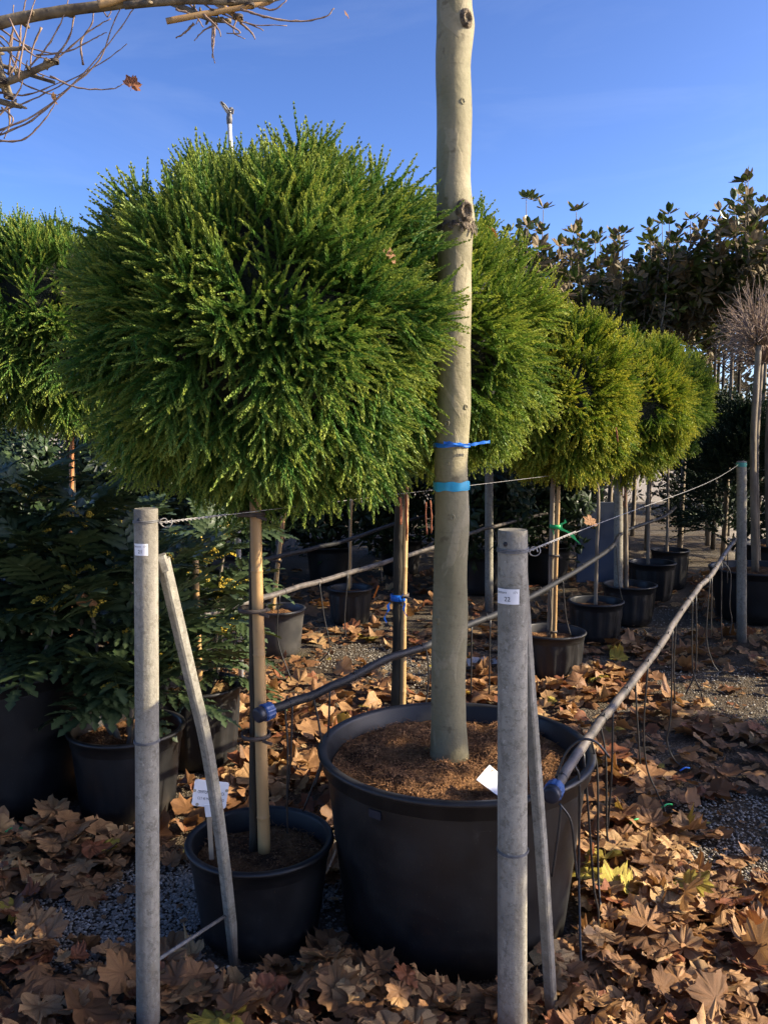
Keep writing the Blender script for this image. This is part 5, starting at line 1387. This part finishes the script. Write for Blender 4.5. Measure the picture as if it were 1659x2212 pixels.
# gravel stones that show singly
rng = np.random.default_rng(9)
ico = np.array([(0, 0, 1), (.9, 0, .1), (.28, .86, 0), (-.73, .53, .1), (-.73, -.53, 0), (.28, -.86, .1), (0, 0, -.8)]); icf = np.array([(0, 1, 2), (0, 2, 3), (0, 3, 4), (0, 4, 5), (0, 5, 1), (6, 2, 1), (6, 3, 2), (6, 4, 3), (6, 5, 4), (6, 1, 5)])
pp = []
while len(pp) < 13000:
    bx, by, rx, ry = BARE[min(len(BARE) - 1, int(rng.choice(10, p=[.22, .17, .15, .10, .07, .06, .07, .08, .03, .05])))]
    a = rng.random() * 6.283; q = math.sqrt(rng.random()) * 1.35; x, y = bx + rx * q * math.cos(a), by + ry * q * math.sin(a)
    if not blocked(x, y, 0): pp.append((x, y, gz(x, y) - .004))
pp = np.array(pp); N = len(pp); sz = rng.uniform(.0035, .0075, N); ang = rng.uniform(0, 6.283, N); sq = rng.uniform(.5, .9, N)
tv = ico[None] * (1 + rng.uniform(-.22, .22, (N, 7, 1))); tv = tv * np.stack([sz * rng.uniform(.8, 1.5, N), sz, sz * sq], 1)[:, None, :]
c, s = np.cos(ang), np.sin(ang); x = tv[:, :, 0] * c[:, None] - tv[:, :, 1] * s[:, None]; y = tv[:, :, 0] * s[:, None] + tv[:, :, 1] * c[:, None]
tv = np.stack([x, y, tv[:, :, 2]], 2) + pp[:, None, :] + np.stack([np.zeros(N), np.zeros(N), sz * .3], 1)[:, None, :]
F = (icf[None] + (np.arange(N) * 7)[:, None, None]).reshape(-1, 3)
tag(link('gravel', np_mesh('gravel', tv.reshape(-1, 3), F, {'hue': np.repeat(np.clip(rng.normal(.5, .22, N), 0, 1), 7)}), M['pebble']), 'grey gravel stones showing between the fallen leaves', 'gravel', kind='stuff')

# small litter
m = MB(); m.tube([gp(690, 1925), gp(728, 1850) + Vector((0, 0, .03))], .004, 6); tag(m.build('stick', M['wood']), 'pale broken stick on the gravel between the two near pots', 'stick')
m = MB(); c = gp(1040, 1445)
V = [c + Vector((dx, dy, max(.01, .05 * hnoise(dx * 30, dy * 30) + .05))) for dy in np.linspace(-.06, .06, 5) for dx in np.linspace(-.09, .09, 6)]
m.add(V, [(j * 6 + i, j * 6 + i + 1, (j + 1) * 6 + i + 1, (j + 1) * 6 + i) for j in range(4) for i in range(5)], False); tag(m.build('paper_sheet', M['pale_sheet']), 'pale crumpled sheet among the leaves behind the largest pot', 'paper')
for px, py, mt, lab, l in ((1468, 1665, 'blue_ribbon', 'short blue ribbon scrap on the leaves right of the drip pipe', .05), (1428, 1745, 'green_ribbon', 'short green ribbon scrap among the leaves right of the largest pot', .05), (1360, 1778, 'green_ribbon', 'bent green ribbon scrap at the shadow edge right of the largest pot', .05), (12, 1797, 'green_ribbon', 'green ribbon scrap at the foot of the tall left pot', .05)):
    g = gp(px, py, .05); m = MB(); m.tube(smooth_path([g, g + Vector((l * .5, .01, .01)), g + Vector((l, .03, .0))], 4), .0035, 5); tag(m.build('ribbon_scrap', M[mt]), lab, 'ribbon')

# ------------------------------------------------------------------ more nursery stock to the right of the frame: it shades the foreground
def stock_tree(label, X, Y, zc, rx, rz, seed, n=420, lowpot=True):
    rng = np.random.default_rng(seed); t = thing('evergreen_standard', label, 'tree', (X, Y, 0), 'evergreen standards across the aisle')
    trunk_mesh(t, [(X, Y, .2), (X, Y, zc * .5), (X, Y, zc)], .03, .02, M['bark_grey'], n=8)
    d = rng.normal(0, 1, (n, 3)); d /= np.linalg.norm(d, axis=1, keepdims=True); k = rng.random(n) ** .4
    pos = np.array([X, Y, zc]) + d * k[:, None] * np.array([rx, rx, rz])
    V, F, T, Q = scatter(LEAFW, pos, d + rng.normal(0, .4, (n, 3)), rng.uniform(.7, 1.1, n), rng.random(n), rng)
    link('crown', np_mesh('crown', V, F, {'tint': T, 'rnd': Q}), M['magnolia_leaf'], t)
    if lowpot: nursery_pot(Vector((X, Y, 0)), .25, .35, 'black pot ' + label.split(' standard ')[-1] + ' across the aisle', 0, seg=32)
STOCK = [(3.6, 1.68, 2.55, .28, .36, 200), (3.65, 2.50, 2.72, .42, .40, 300), (3.7, 3.08, .95, .40, .52, 300), (3.75, 3.81, .95, .42, .55, 300), (3.9, 5.36, 1.1, .5, .75, 320), (4.6, 6.8, 1.3, .6, .9, 320), (3.55, 1.99, 1.93, .15, .28, 110),
         (6.0, 5.7, 1.9, .8, 1.25, 420), (6.0, 7.2, 1.9, .8, 1.25, 420), (6.1, 8.5, 1.9, .75, 1.2, 400)]
SL = ['opposite post 22', 'opposite the largest pot', 'opposite the second conifer', 'opposite the green ribbon', 'opposite the teal banded post', 'opposite the far pots', 'low and small opposite post 22', 'first of the far tall row', 'second of the far tall row', 'third of the far tall row']
for i, q in enumerate(STOCK): stock_tree('leafy evergreen standard ' + SL[i], *q[:5], 200 + i, q[5])
